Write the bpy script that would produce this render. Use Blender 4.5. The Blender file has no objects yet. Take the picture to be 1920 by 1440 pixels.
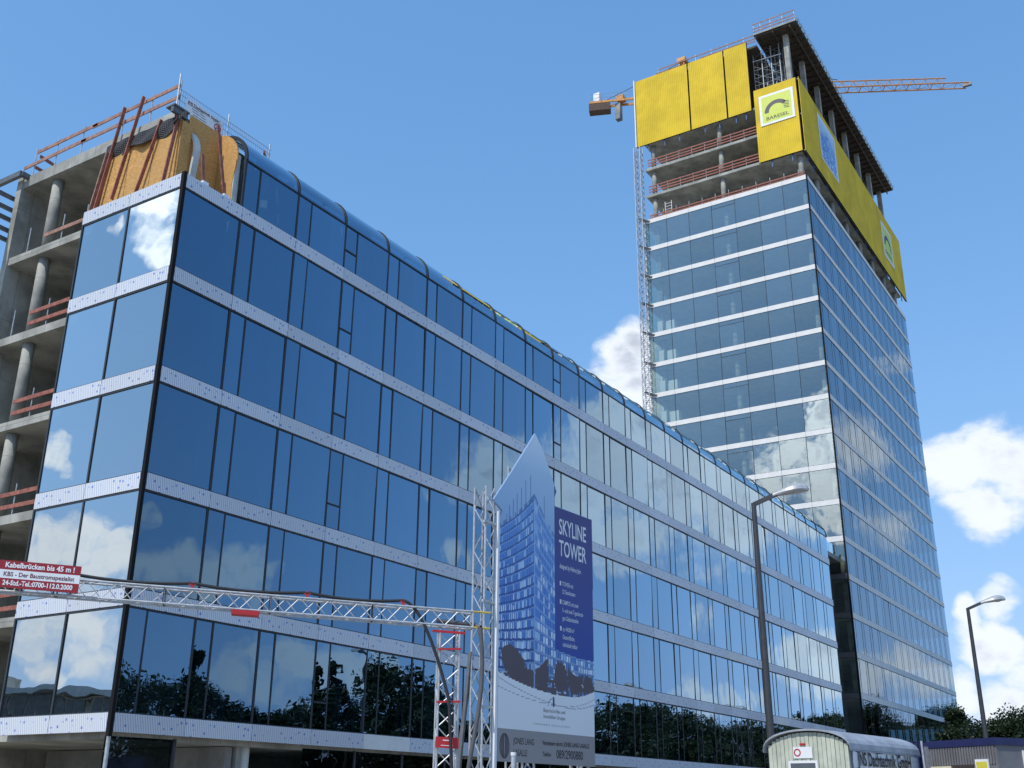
import bpy, math, random
from mathutils import Vector, Matrix
random.seed(7)
SC = bpy.context.scene
COL = SC.collection
R = math.radians

# ------------------------------------------------------------------ camera
YAW, PITCH, ROLL = R(32.3534), R(21.1077), R(0.5002)
CAM = Vector((-21.4336, -27.1176, 1.75))
fw = Vector((math.cos(YAW) * math.cos(PITCH), math.sin(YAW) * math.cos(PITCH), math.sin(PITCH)))
rt = Vector((math.sin(YAW), -math.cos(YAW), 0))
up = rt.cross(fw)
r2 = rt * math.cos(ROLL) + up * math.sin(ROLL)
u2 = -rt * math.sin(ROLL) + up * math.cos(ROLL)
cd = bpy.data.cameras.new('camera')
cam = bpy.data.objects.new('camera', cd)
COL.objects.link(cam)
cam.matrix_world = Matrix(((r2.x, u2.x, -fw.x, CAM.x), (r2.y, u2.y, -fw.y, CAM.y), (r2.z, u2.z, -fw.z, CAM.z), (0, 0, 0, 1)))
cd.sensor_width = 36
cd.lens = 2036.6865 / 1920 * 36
cd.clip_start = 0.1
cd.clip_end = 5000
SC.camera = cam

# ------------------------------------------------------------------ sun, sky, exposure
SUN = Vector((-0.60, 0.12, 0.74)).normalized()
SUN_EL = math.asin(SUN.z)
SUN_AZ = math.atan2(SUN.y, SUN.x)
sl = bpy.data.lights.new('sun', 'SUN')
sl.energy = 2.0
sl.angle = R(0.53)
sl.color = (1.0, 0.955, 0.88)
so = bpy.data.objects.new('sun', sl)
COL.objects.link(so)
so.rotation_euler = SUN.to_track_quat('Z', 'Y').to_euler()

W = bpy.data.worlds.new('World')
SC.world = W
W.use_nodes = True
W.cycles.sampling_method = 'NONE'
SKY_STRENGTH = 0.15

# (azimuth, elevation, angular radius in degrees, weight) of the cumulus heads round the place
CLOUDS = [(26.2, 21.9, 1.5, 1), (25.4, 23.0, 1.2, 1), (26.9, 22.6, 0.9, .9), (25.2, 20.6, 1.6, 1), (28.0, 20.6, 1.3, .9),
 (9.1, 15.5, 1.4, 1), (7.3, 15.8, 1.6, 1), (8.3, 13.6, 1.4, 1), (6.6, 14.2, 1.4, 1), (9.7, 16.6, 0.6, 0.6), (4.5, 15.0, 2.0, 1),
 (9.5, 7.1, 1.0, 1), (8.3, 7.2, 1.0, 1), (9.6, 8.7, 0.7, 0.8), (7.8, 9.3, 0.9, 0.9), (10.5, 4.8, 1.0, 1), (8.7, 4.3, 1.1, 1), (7.7, 5.7, 0.9, 0.8), (5.0, 5.0, 1.6, 1),
 (-34.1, 16.5, 1.6, 0.9), (-32.3, 16.1, 2.0, 0.9), (-28.8, 15.5, 2.7, 1), (-26.7, 17.7, 2.4, 1), (-25.0, 19.6, 2.2, 0.95), (-24.0, 16.0, 3.0, 1), (-21.8, 17.0, 2.6, 1), (-20.0, 14.4, 2.4, 0.95), (-18.0, 15.0, 2.2, 0.9), (-26.3, 13.4, 2.0, 0.85),
 (-35.5, 12.0, 0.9, 0.9), (-50.8, 10.9, 1.0, 0.8), (-49.0, 10.5, 1.3, 0.9), (-46.7, 11.2, 1.3, 0.9), (-45.5, 10.4, 1.1, 0.7), (-51.5, 13.3, 0.6, 0.5),
 (-45.4, 5.9, 1.2, 0.8), (-43.8, 6.2, 1.3, 0.9), (-41.4, 6.0, 1.3, 0.8), (-38.8, 6.2, 1.3, 0.7), (-42.9, 4.0, 1.0, 0.8),
 (-22.1, 11.3, 0.8, 0.7), (-22.3, 8.5, 0.7, 0.6), (-18.2, 6.8, 1.0, 1), (-17.0, 6.5, 1.3, 1), (-22.3, 5.1, 0.8, 0.8), (-20.4, 4.9, 0.8, 0.7), (-23.3, 4.7, 0.7, 0.6),
 (-14.2, 17.6, 1.0, 0.9), (-13.6, 16.5, 1.0, 0.8), (-12.3, 20.9, 0.5, 0.6), (-11.2, 21.0, 0.5, 0.6), (-13.4, 13.4, 0.9, 0.6), (-12.4, 12.9, 0.9, 0.6), (-14.3, 5.7, 1.0, 0.9), (-12.8, 6.1, 1.0, 0.9), (-11.6, 5.5, 0.9, 0.9),
 (127.2, 28.6, 1.1, 0.72), (127.7, 27.0, 1.1, 0.68), (124.9, 27.5, 0.5, 0.55), (124.1, 15.9, 0.8, 0.75), (124.5, 15.0, 0.6, 0.6), (124.3, 11.5, 1.1, .9), (125.9, 12.0, 1.2, .9), (127.4, 11.2, 1.1, .9), (123.8, 10.4, 1.0, 0.85), (124.3, 7.6, 1.2, 0.7), (126.4, 7.9, 1.4, .8), (127.5, 6.6, 1.2, 0.75), (125.0, 5.6, 1.0, 0.7),
 (164.6, 18.9, 1.0, 1), (164.9, 17.9, 1.2, 1), (162.9, 16.5, 1.4, 1), (164.3, 15.6, 1.3, 1), (161.7, 15.7, 1.2, 0.9), (164.5, 13.9, 1.3, 1), (164.7, 12.9, 1.0, 1)]
# the same fair-weather cumulus all round, where no window or gap of the place shows it
_rc = random.Random(11)
for az in range(-180, 180, 12):
    if -54 < az < 36 or 118 < az < 170:
        continue
    for _ in range(1):
        CLOUDS.append((az + _rc.uniform(-4, 4), _rc.choice((5, 7, 11, 15, 20)) + _rc.uniform(-2, 2), _rc.uniform(.9, 2.0), _rc.uniform(.7, 1)))


class NT:
    """small node tree writer"""
    def __init__(s, tree):
        s.t = tree
        s.n = tree.nodes
        s.n.clear()

    def new(s, typ, **kw):
        n = s.n.new(typ)
        for k, v in kw.items():
            if k.startswith('i_'):
                n.inputs[k[2:].replace('_', ' ')].default_value = v
            else:
                setattr(n, k, v)
        return n

    def link(s, a, b):
        s.t.links.new(a, b)

    def put(s, sock, v):
        if hasattr(v, 'default_value') or hasattr(v, 'links'):
            s.t.links.new(v, sock)
        else:
            sock.default_value = v

    def math(s, op, a, b=None, c=None, clamp=False):
        n = s.n.new('ShaderNodeMath')
        n.operation = op
        n.use_clamp = clamp
        for i, v in enumerate((a, b, c)):
            if v is not None:
                s.put(n.inputs[i], v)
        return n.outputs[0]

    def vmath(s, op, a, b=None):
        n = s.n.new('ShaderNodeVectorMath')
        n.operation = op
        s.put(n.inputs[0], a)
        if b is not None:
            s.put(n.inputs[1], b)
        return n.outputs['Value'] if op in ('DOT_PRODUCT', 'LENGTH', 'DISTANCE') else n.outputs[0]

    def smooth(s, x, a, b, lo=0., hi=1.):
        n = s.n.new('ShaderNodeMapRange')
        n.interpolation_type = 'SMOOTHSTEP'
        s.put(n.inputs[0], x)
        s.put(n.inputs[1], a)
        s.put(n.inputs[2], b)
        n.inputs[3].default_value = lo
        n.inputs[4].default_value = hi
        return n.outputs[0]

    def noise(s, vec, scale, detail=2., rough=.5, dist=0.):
        n = s.n.new('ShaderNodeTexNoise')
        if vec is not None:
            s.put(n.inputs['Vector'], vec)
        n.inputs['Scale'].default_value = scale
        n.inputs['Detail'].default_value = detail
        n.inputs['Roughness'].default_value = rough
        n.inputs['Distortion'].default_value = dist
        return n.outputs[0]

    def mix(s, f, a, b, blend='MIX'):
        n = s.n.new('ShaderNodeMix')
        n.data_type = 'RGBA'
        n.blend_type = blend
        s.put(n.inputs[0], f)
        s.put(n.inputs[6], a)
        s.put(n.inputs[7], b)
        return n.outputs[2]


def c4(c):
    return (c[0], c[1], c[2], 1)


w = NT(W.node_tree)
out = w.new('ShaderNodeOutputWorld')
bg = w.new('ShaderNodeBackground')
bg.inputs['Strength'].default_value = SKY_STRENGTH
w.link(bg.outputs[0], out.inputs[0])
sky = w.new('ShaderNodeTexSky')
sky.sky_type = 'NISHITA'
sky.sun_disc = False
sky.sun_elevation = SUN_EL
sky.sun_rotation = math.pi / 2 - SUN_AZ
sky.altitude = 500
sky.air_density = 1.0
sky.dust_density = 0.1
sky.ozone_density = 3.0
tc = w.new('ShaderNodeTexCoord')
dirv = tc.outputs['Generated']
dn = w.vmath('NORMALIZE', dirv)
wob = w.new('ShaderNodeTexNoise')
wob.inputs['Scale'].default_value = 14
wob.inputs['Detail'].default_value = 3
w.link(dn, wob.inputs['Vector'])
wv = w.vmath('SUBTRACT', wob.outputs['Color'], (0.5, 0.5, 0.5))
wv = w.vmath('MULTIPLY', wv, (0.05, 0.05, 0.035))
dw = w.vmath('NORMALIZE', w.vmath('ADD', dn, wv))
best = None
for az, el, rad, wt in CLOUDS:
    c = Vector((math.cos(R(el)) * math.cos(R(az)), math.cos(R(el)) * math.sin(R(az)), math.sin(R(el))))
    g = wt * 1.12 / (1 - math.cos(R(rad * 1.6)))
    d = w.math('ADD', w.vmath('DOT_PRODUCT', dw, tuple(c * g)), wt * 1.12 - g)
    best = w.math('MAXIMUM', 0. if best is None else best, d)
flat = w.vmath('MULTIPLY', dn, (1, 1, 1.7))
n1 = w.noise(flat, 22, 7, .6)
n2 = w.noise(flat, 9, 2, .5)
nz = w.math('ADD', w.math('MULTIPLY', w.math('SUBTRACT', n1, .5), 1.9), w.math('MULTIPLY', w.math('SUBTRACT', n2, .5), .5))
raw = w.math('ADD', best, w.math('MULTIPLY', nz, w.smooth(best, 0., .4)))
cover = w.smooth(raw, .20, .98)
thick = w.smooth(raw, .80, 1.5)
n3 = w.noise(w.vmath('ADD', flat, (SUN.x * .02, SUN.y * .02, .035)), 16, 3, .55)
grey = w.math('MULTIPLY', thick, w.smooth(n3, .40, .66))
ccol = w.mix(grey, (3.85, 4.1, 4.5, 1), (2.25, 2.5, 3.0, 1))
# clouds scatter forward: those near the sun are brighter
fwd = w.math('POWER', w.math('MAXIMUM', w.vmath('DOT_PRODUCT', dn, tuple(SUN)), 0.), 8.)
ccol = w.mix(1., ccol, w.math('MULTIPLY_ADD', fwd, 4.5, 1.), 'MULTIPLY')
# soft shoulder of the camera on the bright low sky, the same in every direction
lin = w.vmath('MULTIPLY', sky.outputs[0], (.2437, .2437, .2437))
num = w.vmath('MULTIPLY', lin, (1.015 / .2437, 1.755 / .2437, 2.35 / .2437))
den = w.vmath('ADD', w.vmath('MULTIPLY', lin, (1.3, 1.92, 1.70)), (1, 1, 1))
tinted = w.vmath('DIVIDE', num, den)
skyc = w.mix(cover, tinted, ccol)
w.link(skyc, bg.inputs['Color'])

SC.view_settings.view_transform = 'Standard'
SC.view_settings.look = 'None'
SC.view_settings.exposure = 0.7
SC.view_settings.gamma = 1.0
SC.view_settings.use_curve_mapping = False
SC.cycles.use_denoising = True
SC.cycles.max_bounces = 10
SC.cycles.transparent_max_bounces = 16
SC.cycles.glossy_bounces = 5
SC.cycles.sample_clamp_indirect = 6
SC.cycles.caustics_reflective = False
SC.cycles.caustics_refractive = False


# ------------------------------------------------------------------ materials
MATS = {}


def mat(name, col, rough=.6, metal=0., var=.12, vscale=3., bump=0., bscale=20., spec=.5, detail=4., coords='Object', seams=False):
    if name in MATS:
        return MATS[name]
    m = bpy.data.materials.new(name)
    m.use_nodes = True
    t = NT(m.node_tree)
    o = t.new('ShaderNodeOutputMaterial')
    p = t.new('ShaderNodeBsdfPrincipled')
    t.link(p.outputs[0], o.inputs[0])
    p.inputs['Roughness'].default_value = rough
    p.inputs['Metallic'].default_value = metal
    p.inputs['Specular IOR Level'].default_value = spec
    tcn = t.new('ShaderNodeTexCoord')
    if var:
        n = t.noise(tcn.outputs[coords], vscale, detail, .6)
        a = tuple(max(0, c * (1 - var)) for c in col)
        b = tuple(min(1, c * (1 + var)) for c in col)
        cc = t.mix(t.smooth(n, .3, .7), c4(a), c4(b))
        if seams:
            sp = t.new('ShaderNodeSeparateXYZ')
            t.link(tcn.outputs['Object'], sp.inputs[0])
            cb_ = t.new('ShaderNodeCombineXYZ')
            t.link(t.math('ADD', sp.outputs[0], sp.outputs[1]), cb_.inputs[0])
            t.link(sp.outputs[2], cb_.inputs[1])
            bt = t.new('ShaderNodeTexBrick')
            bt.offset = 0.
            t.link(cb_.outputs[0], bt.inputs['Vector'])
            bt.inputs['Scale'].default_value = 1.
            bt.inputs['Brick Width'].default_value = 1.25
            bt.inputs['Row Height'].default_value = 2.4
            bt.inputs['Mortar Size'].default_value = .012
            bt.inputs['Color1'].default_value = (1, 1, 1, 1)
            bt.inputs['Color2'].default_value = (.86, .86, .85, 1)
            bt.inputs['Mortar'].default_value = (.55, .55, .54, 1)
            cc = t.mix(1., cc, bt.outputs[0], 'MULTIPLY')
            st = t.noise(t.vmath('MULTIPLY', tcn.outputs['Object'], (6, 6, .35)), 1.0, 3, .6)
            cc = t.mix(t.smooth(st, .52, .75, 0., .45), cc, c4(tuple(c * .55 for c in col)))
        t.link(cc, p.inputs['Base Color'])
    else:
        p.inputs['Base Color'].default_value = c4(col)
    if bump:
        b = t.new('ShaderNodeBump')
        b.inputs['Strength'].default_value = bump
        b.inputs['Distance'].default_value = .02
        t.link(t.noise(tcn.outputs[coords], bscale, 4, .6), b.inputs['Height'])
        t.link(b.outputs[0], p.inputs['Normal'])
    MATS[name] = m
    return m


def glass(name, refl, tint, r0, power=4.0, wave=.012, wscale=.8, span=None, graze=None):
    m = bpy.data.materials.new(name)
    m.use_nodes = True
    t = NT(m.node_tree)
    o = t.new('ShaderNodeOutputMaterial')
    mx = t.new('ShaderNodeMixShader')
    tr = t.new('ShaderNodeBsdfTransparent')
    gl = t.new('ShaderNodeBsdfGlossy')
    gl.inputs['Roughness'].default_value = 0.0
    gl.inputs['Color'].default_value = c4(refl)
    tr.inputs['Color'].default_value = c4(tint)
    tcn = t.new('ShaderNodeTexCoord')
    oi = t.new('ShaderNodeObjectInfo')
    off = t.vmath('ADD', tcn.outputs['Object'], oi.outputs['Location'])
    b = t.new('ShaderNodeBump')
    b.inputs['Strength'].default_value = 1.0
    b.inputs['Distance'].default_value = wave
    t.link(t.noise(off, wscale, 1.5, .4), b.inputs['Height'])
    t.link(b.outputs[0], gl.inputs['Normal'])
    lw = t.new('ShaderNodeLayerWeight')
    lw.inputs['Blend'].default_value = .5
    f = t.math('MULTIPLY_ADD', t.math('POWER', lw.outputs['Facing'], power), 1 - r0 if span is None else span, r0, clamp=True)
    if graze:
        t.link(t.mix(t.smooth(lw.outputs['Facing'], .30, .95), c4(refl), c4(graze)), gl.inputs['Color'])
    f = t.math('MULTIPLY', f, t.math('MULTIPLY_ADD', oi.outputs['Random'], .20, .90), clamp=True)
    t.link(f, mx.inputs[0])
    t.link(tr.outputs[0], mx.inputs[1])
    t.link(gl.outputs[0], mx.inputs[2])
    t.link(mx.outputs[0], o.inputs[0])
    MATS[name] = m
    return m


def clear(name, tint):
    m = bpy.data.materials.new(name)
    m.use_nodes = True
    t = NT(m.node_tree)
    o = t.new('ShaderNodeOutputMaterial')
    tr = t.new('ShaderNodeBsdfTransparent')
    tr.inputs['Color'].default_value = c4(tint)
    t.link(tr.outputs[0], o.inputs[0])
    MATS[name] = m
    return m


def film(name):
    """white protective film printed with thin stripes and small blue dots"""
    m = bpy.data.materials.new(name)
    m.use_nodes = True
    t = NT(m.node_tree)
    o = t.new('ShaderNodeOutputMaterial')
    p = t.new('ShaderNodeBsdfPrincipled')
    t.link(p.outputs[0], o.inputs[0])
    p.inputs['Roughness'].default_value = .38
    tcn = t.new('ShaderNodeTexCoord')
    oi = t.new('ShaderNodeObjectInfo')
    s = t.new('ShaderNodeSeparateXYZ')
    t.link(tcn.outputs['Object'], s.inputs[0])
    x = t.math('ADD', s.outputs[0], t.math('MULTIPLY', oi.outputs['Random'], 3.7))
    z = s.outputs[2]
    sk = t.math('ADD', x, t.math('MULTIPLY', z, .25))
    st = t.math('FRACT', t.math('MULTIPLY', sk, 11.0))
    stripe = t.math('MULTIPLY', t.math('LESS_THAN', st, .36), .85)
    cell = t.new('ShaderNodeCombineXYZ')
    t.link(x, cell.inputs[0])
    t.link(z, cell.inputs[1])
    v = t.new('ShaderNodeTexVoronoi')
    v.inputs['Scale'].default_value = 4.6
    v.inputs['Randomness'].default_value = .55
    t.link(cell.outputs[0], v.inputs['Vector'])
    dot = t.math('MULTIPLY', t.smooth(v.outputs['Distance'], .17, .24, 1., 0.), .9)
    c = t.mix(stripe, (.72, .735, .755, 1), (.37, .42, .54, 1))
    c = t.mix(dot, c, (.10, .18, .50, 1))
    n = t.noise(tcn.outputs['Object'], 1.7, 3, .5)
    c = t.mix(t.smooth(n, .35, .7, 0., .22), c, (.6, .64, .7, 1))
    c = t.mix(1., c, t.math('MULTIPLY_ADD', oi.outputs['Random'], .16, .88), 'MULTIPLY')
    t.link(c, p.inputs['Base Color'])
    b = t.new('ShaderNodeBump')
    b.inputs['Strength'].default_value = .25
    b.inputs['Distance'].default_value = .01
    t.link(t.noise(tcn.outputs['Object'], 3.0, 3, .5), b.inputs['Height'])
    t.link(b.outputs[0], p.inputs['Normal'])
    MATS[name] = m
    return m


def attr_mat(name, rough=.45):
    m = bpy.data.materials.new(name)
    m.use_nodes = True
    t = NT(m.node_tree)
    o = t.new('ShaderNodeOutputMaterial')
    p = t.new('ShaderNodeBsdfPrincipled')
    t.link(p.outputs[0], o.inputs[0])
    p.inputs['Roughness'].default_value = rough
    a = t.new('ShaderNodeVertexColor')
    a.layer_name = 'print'
    t.link(a.outputs[0], p.inputs['Base Color'])
    MATS[name] = m
    return m


def osb_mat():
    m = bpy.data.materials.new('chipboard')
    m.use_nodes = True
    t = NT(m.node_tree)
    o = t.new('ShaderNodeOutputMaterial')
    p = t.new('ShaderNodeBsdfPrincipled')
    t.link(p.outputs[0], o.inputs[0])
    p.inputs['Roughness'].default_value = .75
    tcn = t.new('ShaderNodeTexCoord')
    st = t.vmath('MULTIPLY', tcn.outputs['Object'], (9, 9, 16))
    v = t.new('ShaderNodeTexVoronoi')
    v.inputs['Scale'].default_value = 1.3
    t.link(st, v.inputs['Vector'])
    n = t.noise(tcn.outputs['Object'], 1.1, 3, .5)
    c = t.mix(v.outputs['Color'], (.44, .205, .050, 1), (.72, .41, .13, 1))
    c = t.mix(t.smooth(n, .3, .7, 0., .55), c, (.50, .29, .09, 1))
    t.link(c, p.inputs['Base Color'])
    MATS['chipboard'] = m
    return m


def leaf_mat(name, c1, c2):
    m = bpy.data.materials.new(name)
    m.use_nodes = True
    t = NT(m.node_tree)
    o = t.new('ShaderNodeOutputMaterial')
    p = t.new('ShaderNodeBsdfPrincipled')
    tl = t.new('ShaderNodeBsdfTranslucent')
    mx = t.new('ShaderNodeMixShader')
    mx.inputs[0].default_value = .25
    g = t.new('ShaderNodeNewGeometry')
    c = t.mix(g.outputs['Random Per Island'], c4(c1), c4(c2))
    t.link(c, p.inputs['Base Color'])
    t.link(c, tl.inputs['Color'])
    p.inputs['Roughness'].default_value = .55
    t.link(p.outputs[0], mx.inputs[1])
    t.link(tl.outputs[0], mx.inputs[2])
    t.link(mx.outputs[0], o.inputs[0])
    MATS[name] = m
    return m


GL_LOW = glass('blue_mirror_glass', (.43, .71, 1.0), (.085, .15, .20), .18, 1.6, wave=.006, wscale=.8, graze=(.86, .98, 1.0))
GL_GAB = glass('silver_mirror_glass', (.92, .98, .98), (.10, .16, .19), .34, 1.0, wave=.006, wscale=.8)
GL_TWR = glass('green_tower_glass', (.88, .98, .98), (.93, .98, .88), .27, 1.3, wave=.006, wscale=.8)
GL_TWB = glass('blue_tower_glass', (.60, .80, 1.0), (.07, .14, .20), .08, 1.6, wave=.006, wscale=.8, span=.52, graze=(.80, .92, 1.0))
GL_DARK = glass('dark_shop_glass', (.6, .75, .85), (.10, .14, .17), .10, 4, wave=.004)
CLR = clear('pane_edge', (.93, .97, .96))
FILM = film('printed_film')
WHITE_BAND = mat('white_coated_metal', (.74, .73, .70), .6, 0, .07, 1.2, spec=.2)
BAND_SHADED = mat('shaded_coated_metal', (.10, .10, .10), .5, 0, .1, 3)  # band metal with the shade of the link gap put into its colour
FRAME = mat('dark_frame', (.045, .052, .060), .5, 0, .1, 4, spec=.3)
FRAME_BLUE = mat('mullion_metal', (.030, .036, .046), .55, 0, .1, 4, spec=.3)
BLACK = mat('black_corner', (.012, .012, .013), .8, 0, .1, spec=.15)
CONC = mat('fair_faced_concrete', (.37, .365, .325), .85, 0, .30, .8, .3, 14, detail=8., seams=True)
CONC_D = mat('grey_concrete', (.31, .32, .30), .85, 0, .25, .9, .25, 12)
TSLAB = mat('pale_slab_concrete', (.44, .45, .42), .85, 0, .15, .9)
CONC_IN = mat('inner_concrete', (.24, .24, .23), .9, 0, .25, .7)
OSB = osb_mat()
TIMBER = mat('red_stained_timber', (.30, .105, .075), .75, 0, .30, 5, .2, 30)
TIMBER2 = mat('weathered_timber', (.33, .18, .135), .8, 0, .30, 4, .2, 30)
GALV = mat('galvanised_steel', (.47, .49, .51), .45, .25, .18, 9)
STEEL = mat('grey_steel', (.14, .15, .155), .5, .3, .15, 5)
TARP = mat('black_tarpaulin', (.030, .030, .034), .6, 0, .2, 4, .25, 6)
YELLOW = mat('yellow_sheet_metal', (.72, .51, .028), .6, 0, .13, .35, spec=.2, detail=7.)
WHITE = mat('white_board', (.78, .79, .80), .5, 0, .05, 2)
PALE = mat('pale_plastered_board', (.55, .57, .55), .7, 0, .12, 2)
BLUE_POST = mat('blue_steel_post', (.035, .12, .32), .5, 0, .15, 4)
RED = mat('red_paint', (.46, .022, .026), .42, 0, .08, 3)
DKRED = mat('dark_red_sign', (.30, .012, .020), .45, 0, .06, 3)
INK = mat('black_ink', (.02, .02, .024), .5, 0, 0)
INKG = mat('grey_ink', (.11, .11, .13), .5, 0, 0)
INKW = mat('white_ink', (.82, .83, .85), .5, 0, 0)
INKP = mat('purple_ink', (.14, .03, .05), .5, 0, 0)
LIME = mat('lime_sign', (.58, .66, .06), .45, 0, .04, 2)
CABLE = mat('black_cable', (.022, .022, .024), .5, 0, .1)
CRANE = mat('orange_crane_paint', (.62, .27, .055), .5, 0, .18, 3)
RUST = mat('dark_deck_timber', (.070, .055, .040), .85, 0, .4, 3)
LAMPG = mat('lamp_post_grey', (.060, .062, .066), .45, .3, .12, 5)
LAMPH = mat('lamp_head_grey', (.42, .43, .44), .4, .2, .08, 5)
LENS = mat('lamp_lens', (.45, .45, .42), .15, 0, .05)
ASPH = mat('asphalt', (.055, .055, .057), .9, 0, .25, 6, .4, 60)
PAVE = mat('paving', (.30, .29, .27), .9, 0, .2, 3, .3, 30)
KERB = mat('kerb_stone', (.36, .35, .33), .85, 0, .15, 3)
GRAVEL = mat('site_gravel', (.37, .33, .27), .95, 0, .35, 2.5, .6, 25)
PAINT = mat('road_paint', (.75, .75, .72), .7, 0, .15, 5)
ROOFM = mat('roof_membrane', (.33, .36, .40), .6, 0, .2, 2)
CREAM = mat('cream_board', (.50, .53, .43), .65, 0, .14, 2.2, .1, 10)
NAVY = mat('navy_trim', (.016, .020, .085), .5, 0, .15, 3)
CGREY = mat('container_grey', (.165, .16, .165), .55, 0, .16, 1.5)
CREAM2 = mat('cream_door', (.70, .66, .46), .6, 0, .08, 2)
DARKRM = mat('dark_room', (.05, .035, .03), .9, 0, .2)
PRINT = attr_mat('printed_picture')
BARK = mat('bark', (.085, .065, .045), .9, 0, .3, 8)
LEAF = [leaf_mat('leaf_green', (.010, .024, .007), (.028, .050, .012)), leaf_mat('leaf_dark_green', (.010, .024, .009), (.026, .048, .014)), leaf_mat('leaf_mid_green', (.012, .026, .008), (.034, .052, .014))]


# ------------------------------------------------------------------ mesh helpers
class MB:
    def __init__(s):
        s.v = []
        s.f = []
        s.m = []

    def face(s, pts, mi=0):
        i = len(s.v)
        s.v += [tuple(p) for p in pts]
        s.f.append(tuple(range(i, i + len(pts))))
        s.m.append(mi)

    def box(s, a, b, mi=0, front=None):
        """axis aligned box; front = (axis, sign) gets material 0 and the others mi"""
        x0, y0, z0 = a
        x1, y1, z1 = b
        i = len(s.v)
        s.v += [(x0, y0, z0), (x1, y0, z0), (x1, y1, z0), (x0, y1, z0), (x0, y0, z1), (x1, y0, z1), (x1, y1, z1), (x0, y1, z1)]
        fs = [((0, 3, 2, 1), 'z-'), ((4, 5, 6, 7), 'z+'), ((0, 1, 5, 4), 'y-'), ((1, 2, 6, 5), 'x+'), ((2, 3, 7, 6), 'y+'), ((3, 0, 4, 7), 'x-')]
        for f, nm in fs:
            s.f.append(tuple(i + k for k in f))
            s.m.append(0 if nm == front else mi)
        return s

    def beam(s, p, q, wd, ht=None, mi=0, upv=(0, 0, 1)):
        p, q = Vector(p), Vector(q)
        ht = ht or wd
        d = (q - p).normalized()
        u = Vector(upv)
        if abs(d.dot(u)) > .98:
            u = Vector((1, 0, 0))
        sd = d.cross(u).normalized() * wd / 2
        uu = sd.cross(d).normalized() * ht / 2
        i = len(s.v)
        for c in (p, q):
            s.v += [tuple(c - sd - uu), tuple(c + sd - uu), tuple(c + sd + uu), tuple(c - sd + uu)]
        for f in ((0, 3, 2, 1), (4, 5, 6, 7), (0, 1, 5, 4), (1, 2, 6, 5), (2, 3, 7, 6), (3, 0, 4, 7)):
            s.f.append(tuple(i + k for k in f))
            s.m.append(mi)
        return s

    def tube(s, p, q, r, n=6, r2=None, mi=0, caps=True):
        p, q = Vector(p), Vector(q)
        r2 = r if r2 is None else r2
        d = (q - p).normalized()
        u = Vector((0, 0, 1)) if abs(d.z) < .95 else Vector((1, 0, 0))
        a = d.cross(u).normalized()
        b = a.cross(d).normalized()
        i = len(s.v)
        for c, rr in ((p, r), (q, r2)):
            for k in range(n):
                t = 2 * math.pi * k / n
                s.v.append(tuple(c + (a * math.cos(t) + b * math.sin(t)) * rr))
        for k in range(n):
            k2 = (k + 1) % n
            s.f.append((i + k, i + n + k, i + n + k2, i + k2))
            s.m.append(mi)
        if caps:
            s.f.append(tuple(i + k for k in range(n)))
            s.f.append(tuple(i + n + n - 1 - k for k in range(n)))
            s.m += [mi, mi]
        return s

    def path(s, pts, r, n=6, mi=0):
        for a, b in zip(pts, pts[1:]):
            s.tube(a, b, r, n, mi=mi, caps=False)
        return s

    def prism(s, poly, d0, d1, frame, mi=0):
        """extrude a 2D polygon; frame(u, v, d) -> point"""
        n = len(poly)
        i = len(s.v)
        for d in (d0, d1):
            s.v += [tuple(frame(u, v, d)) for u, v in poly]
        s.f.append(tuple(i + k for k in range(n)))
        s.f.append(tuple(i + n + n - 1 - k for k in range(n)))
        s.m += [mi, mi]
        for k in range(n):
            k2 = (k + 1) % n
            s.f.append((i + k2, i + k, i + n + k, i + n + k2))
            s.m.append(mi)
        return s

    def mesh(s, name, mats):
        me = bpy.data.meshes.new(name)
        me.from_pydata(s.v, [], s.f)
        mats = mats if isinstance(mats, (list, tuple)) else [mats]
        for m in mats:
            me.materials.append(m)
        if len(mats) > 1:
            me.polygons.foreach_set('material_index', s.m)
        me.update()
        return me

    def build(s, name, mats, parent=None, smooth=False, **tags):
        me = s.mesh(name, mats)
        if smooth:
            me.polygons.foreach_set('use_smooth', [True] * len(me.polygons))
        return place(name, me, parent, **tags)


def tagit(o, label=None, cat=None, group=None, kind=None):
    for k, v in (('label', label), ('category', cat), ('group', group), ('kind', kind)):
        if v:
            o[k] = v
    return o


def world_loc(o):
    l = Vector(o.location)
    p = o.parent
    while p is not None:
        l = l + Vector(p.location)
        p = p.parent
    return l


def place(name, me, parent=None, loc=None, rot=None, **tags):
    """mesh coordinates (plus loc) are world coordinates unless local=True"""
    local = tags.pop('local', False)
    o = bpy.data.objects.new(name, me)
    COL.objects.link(o)
    if loc is not None:
        o.location = loc
    if rot is not None:
        o.rotation_euler = rot
    if parent is not None:
        o.parent = parent
        if not local:
            o.matrix_parent_inverse = Matrix.Translation(ROOTLOC[parent.name]).inverted()
        ROOTLOC[o.name] = Vector((0, 0, 0)) if loc is None else ROOTLOC.get(parent.name, Vector()) * 0 + Vector(loc)
    else:
        ROOTLOC[o.name] = Vector(loc) if loc is not None else Vector((0, 0, 0))
    tagit(o, **tags)
    return o


ROOTLOC = {}


def thing(name, loc, label, cat, group=None, rz=0.):
    o = bpy.data.objects.new(name, None)
    COL.objects.link(o)
    o.empty_display_size = .3
    o.location = loc
    o.rotation_euler = (0, 0, rz)
    ROOTLOC[o.name] = Vector(loc)
    return tagit(o, label, cat, group)


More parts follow.
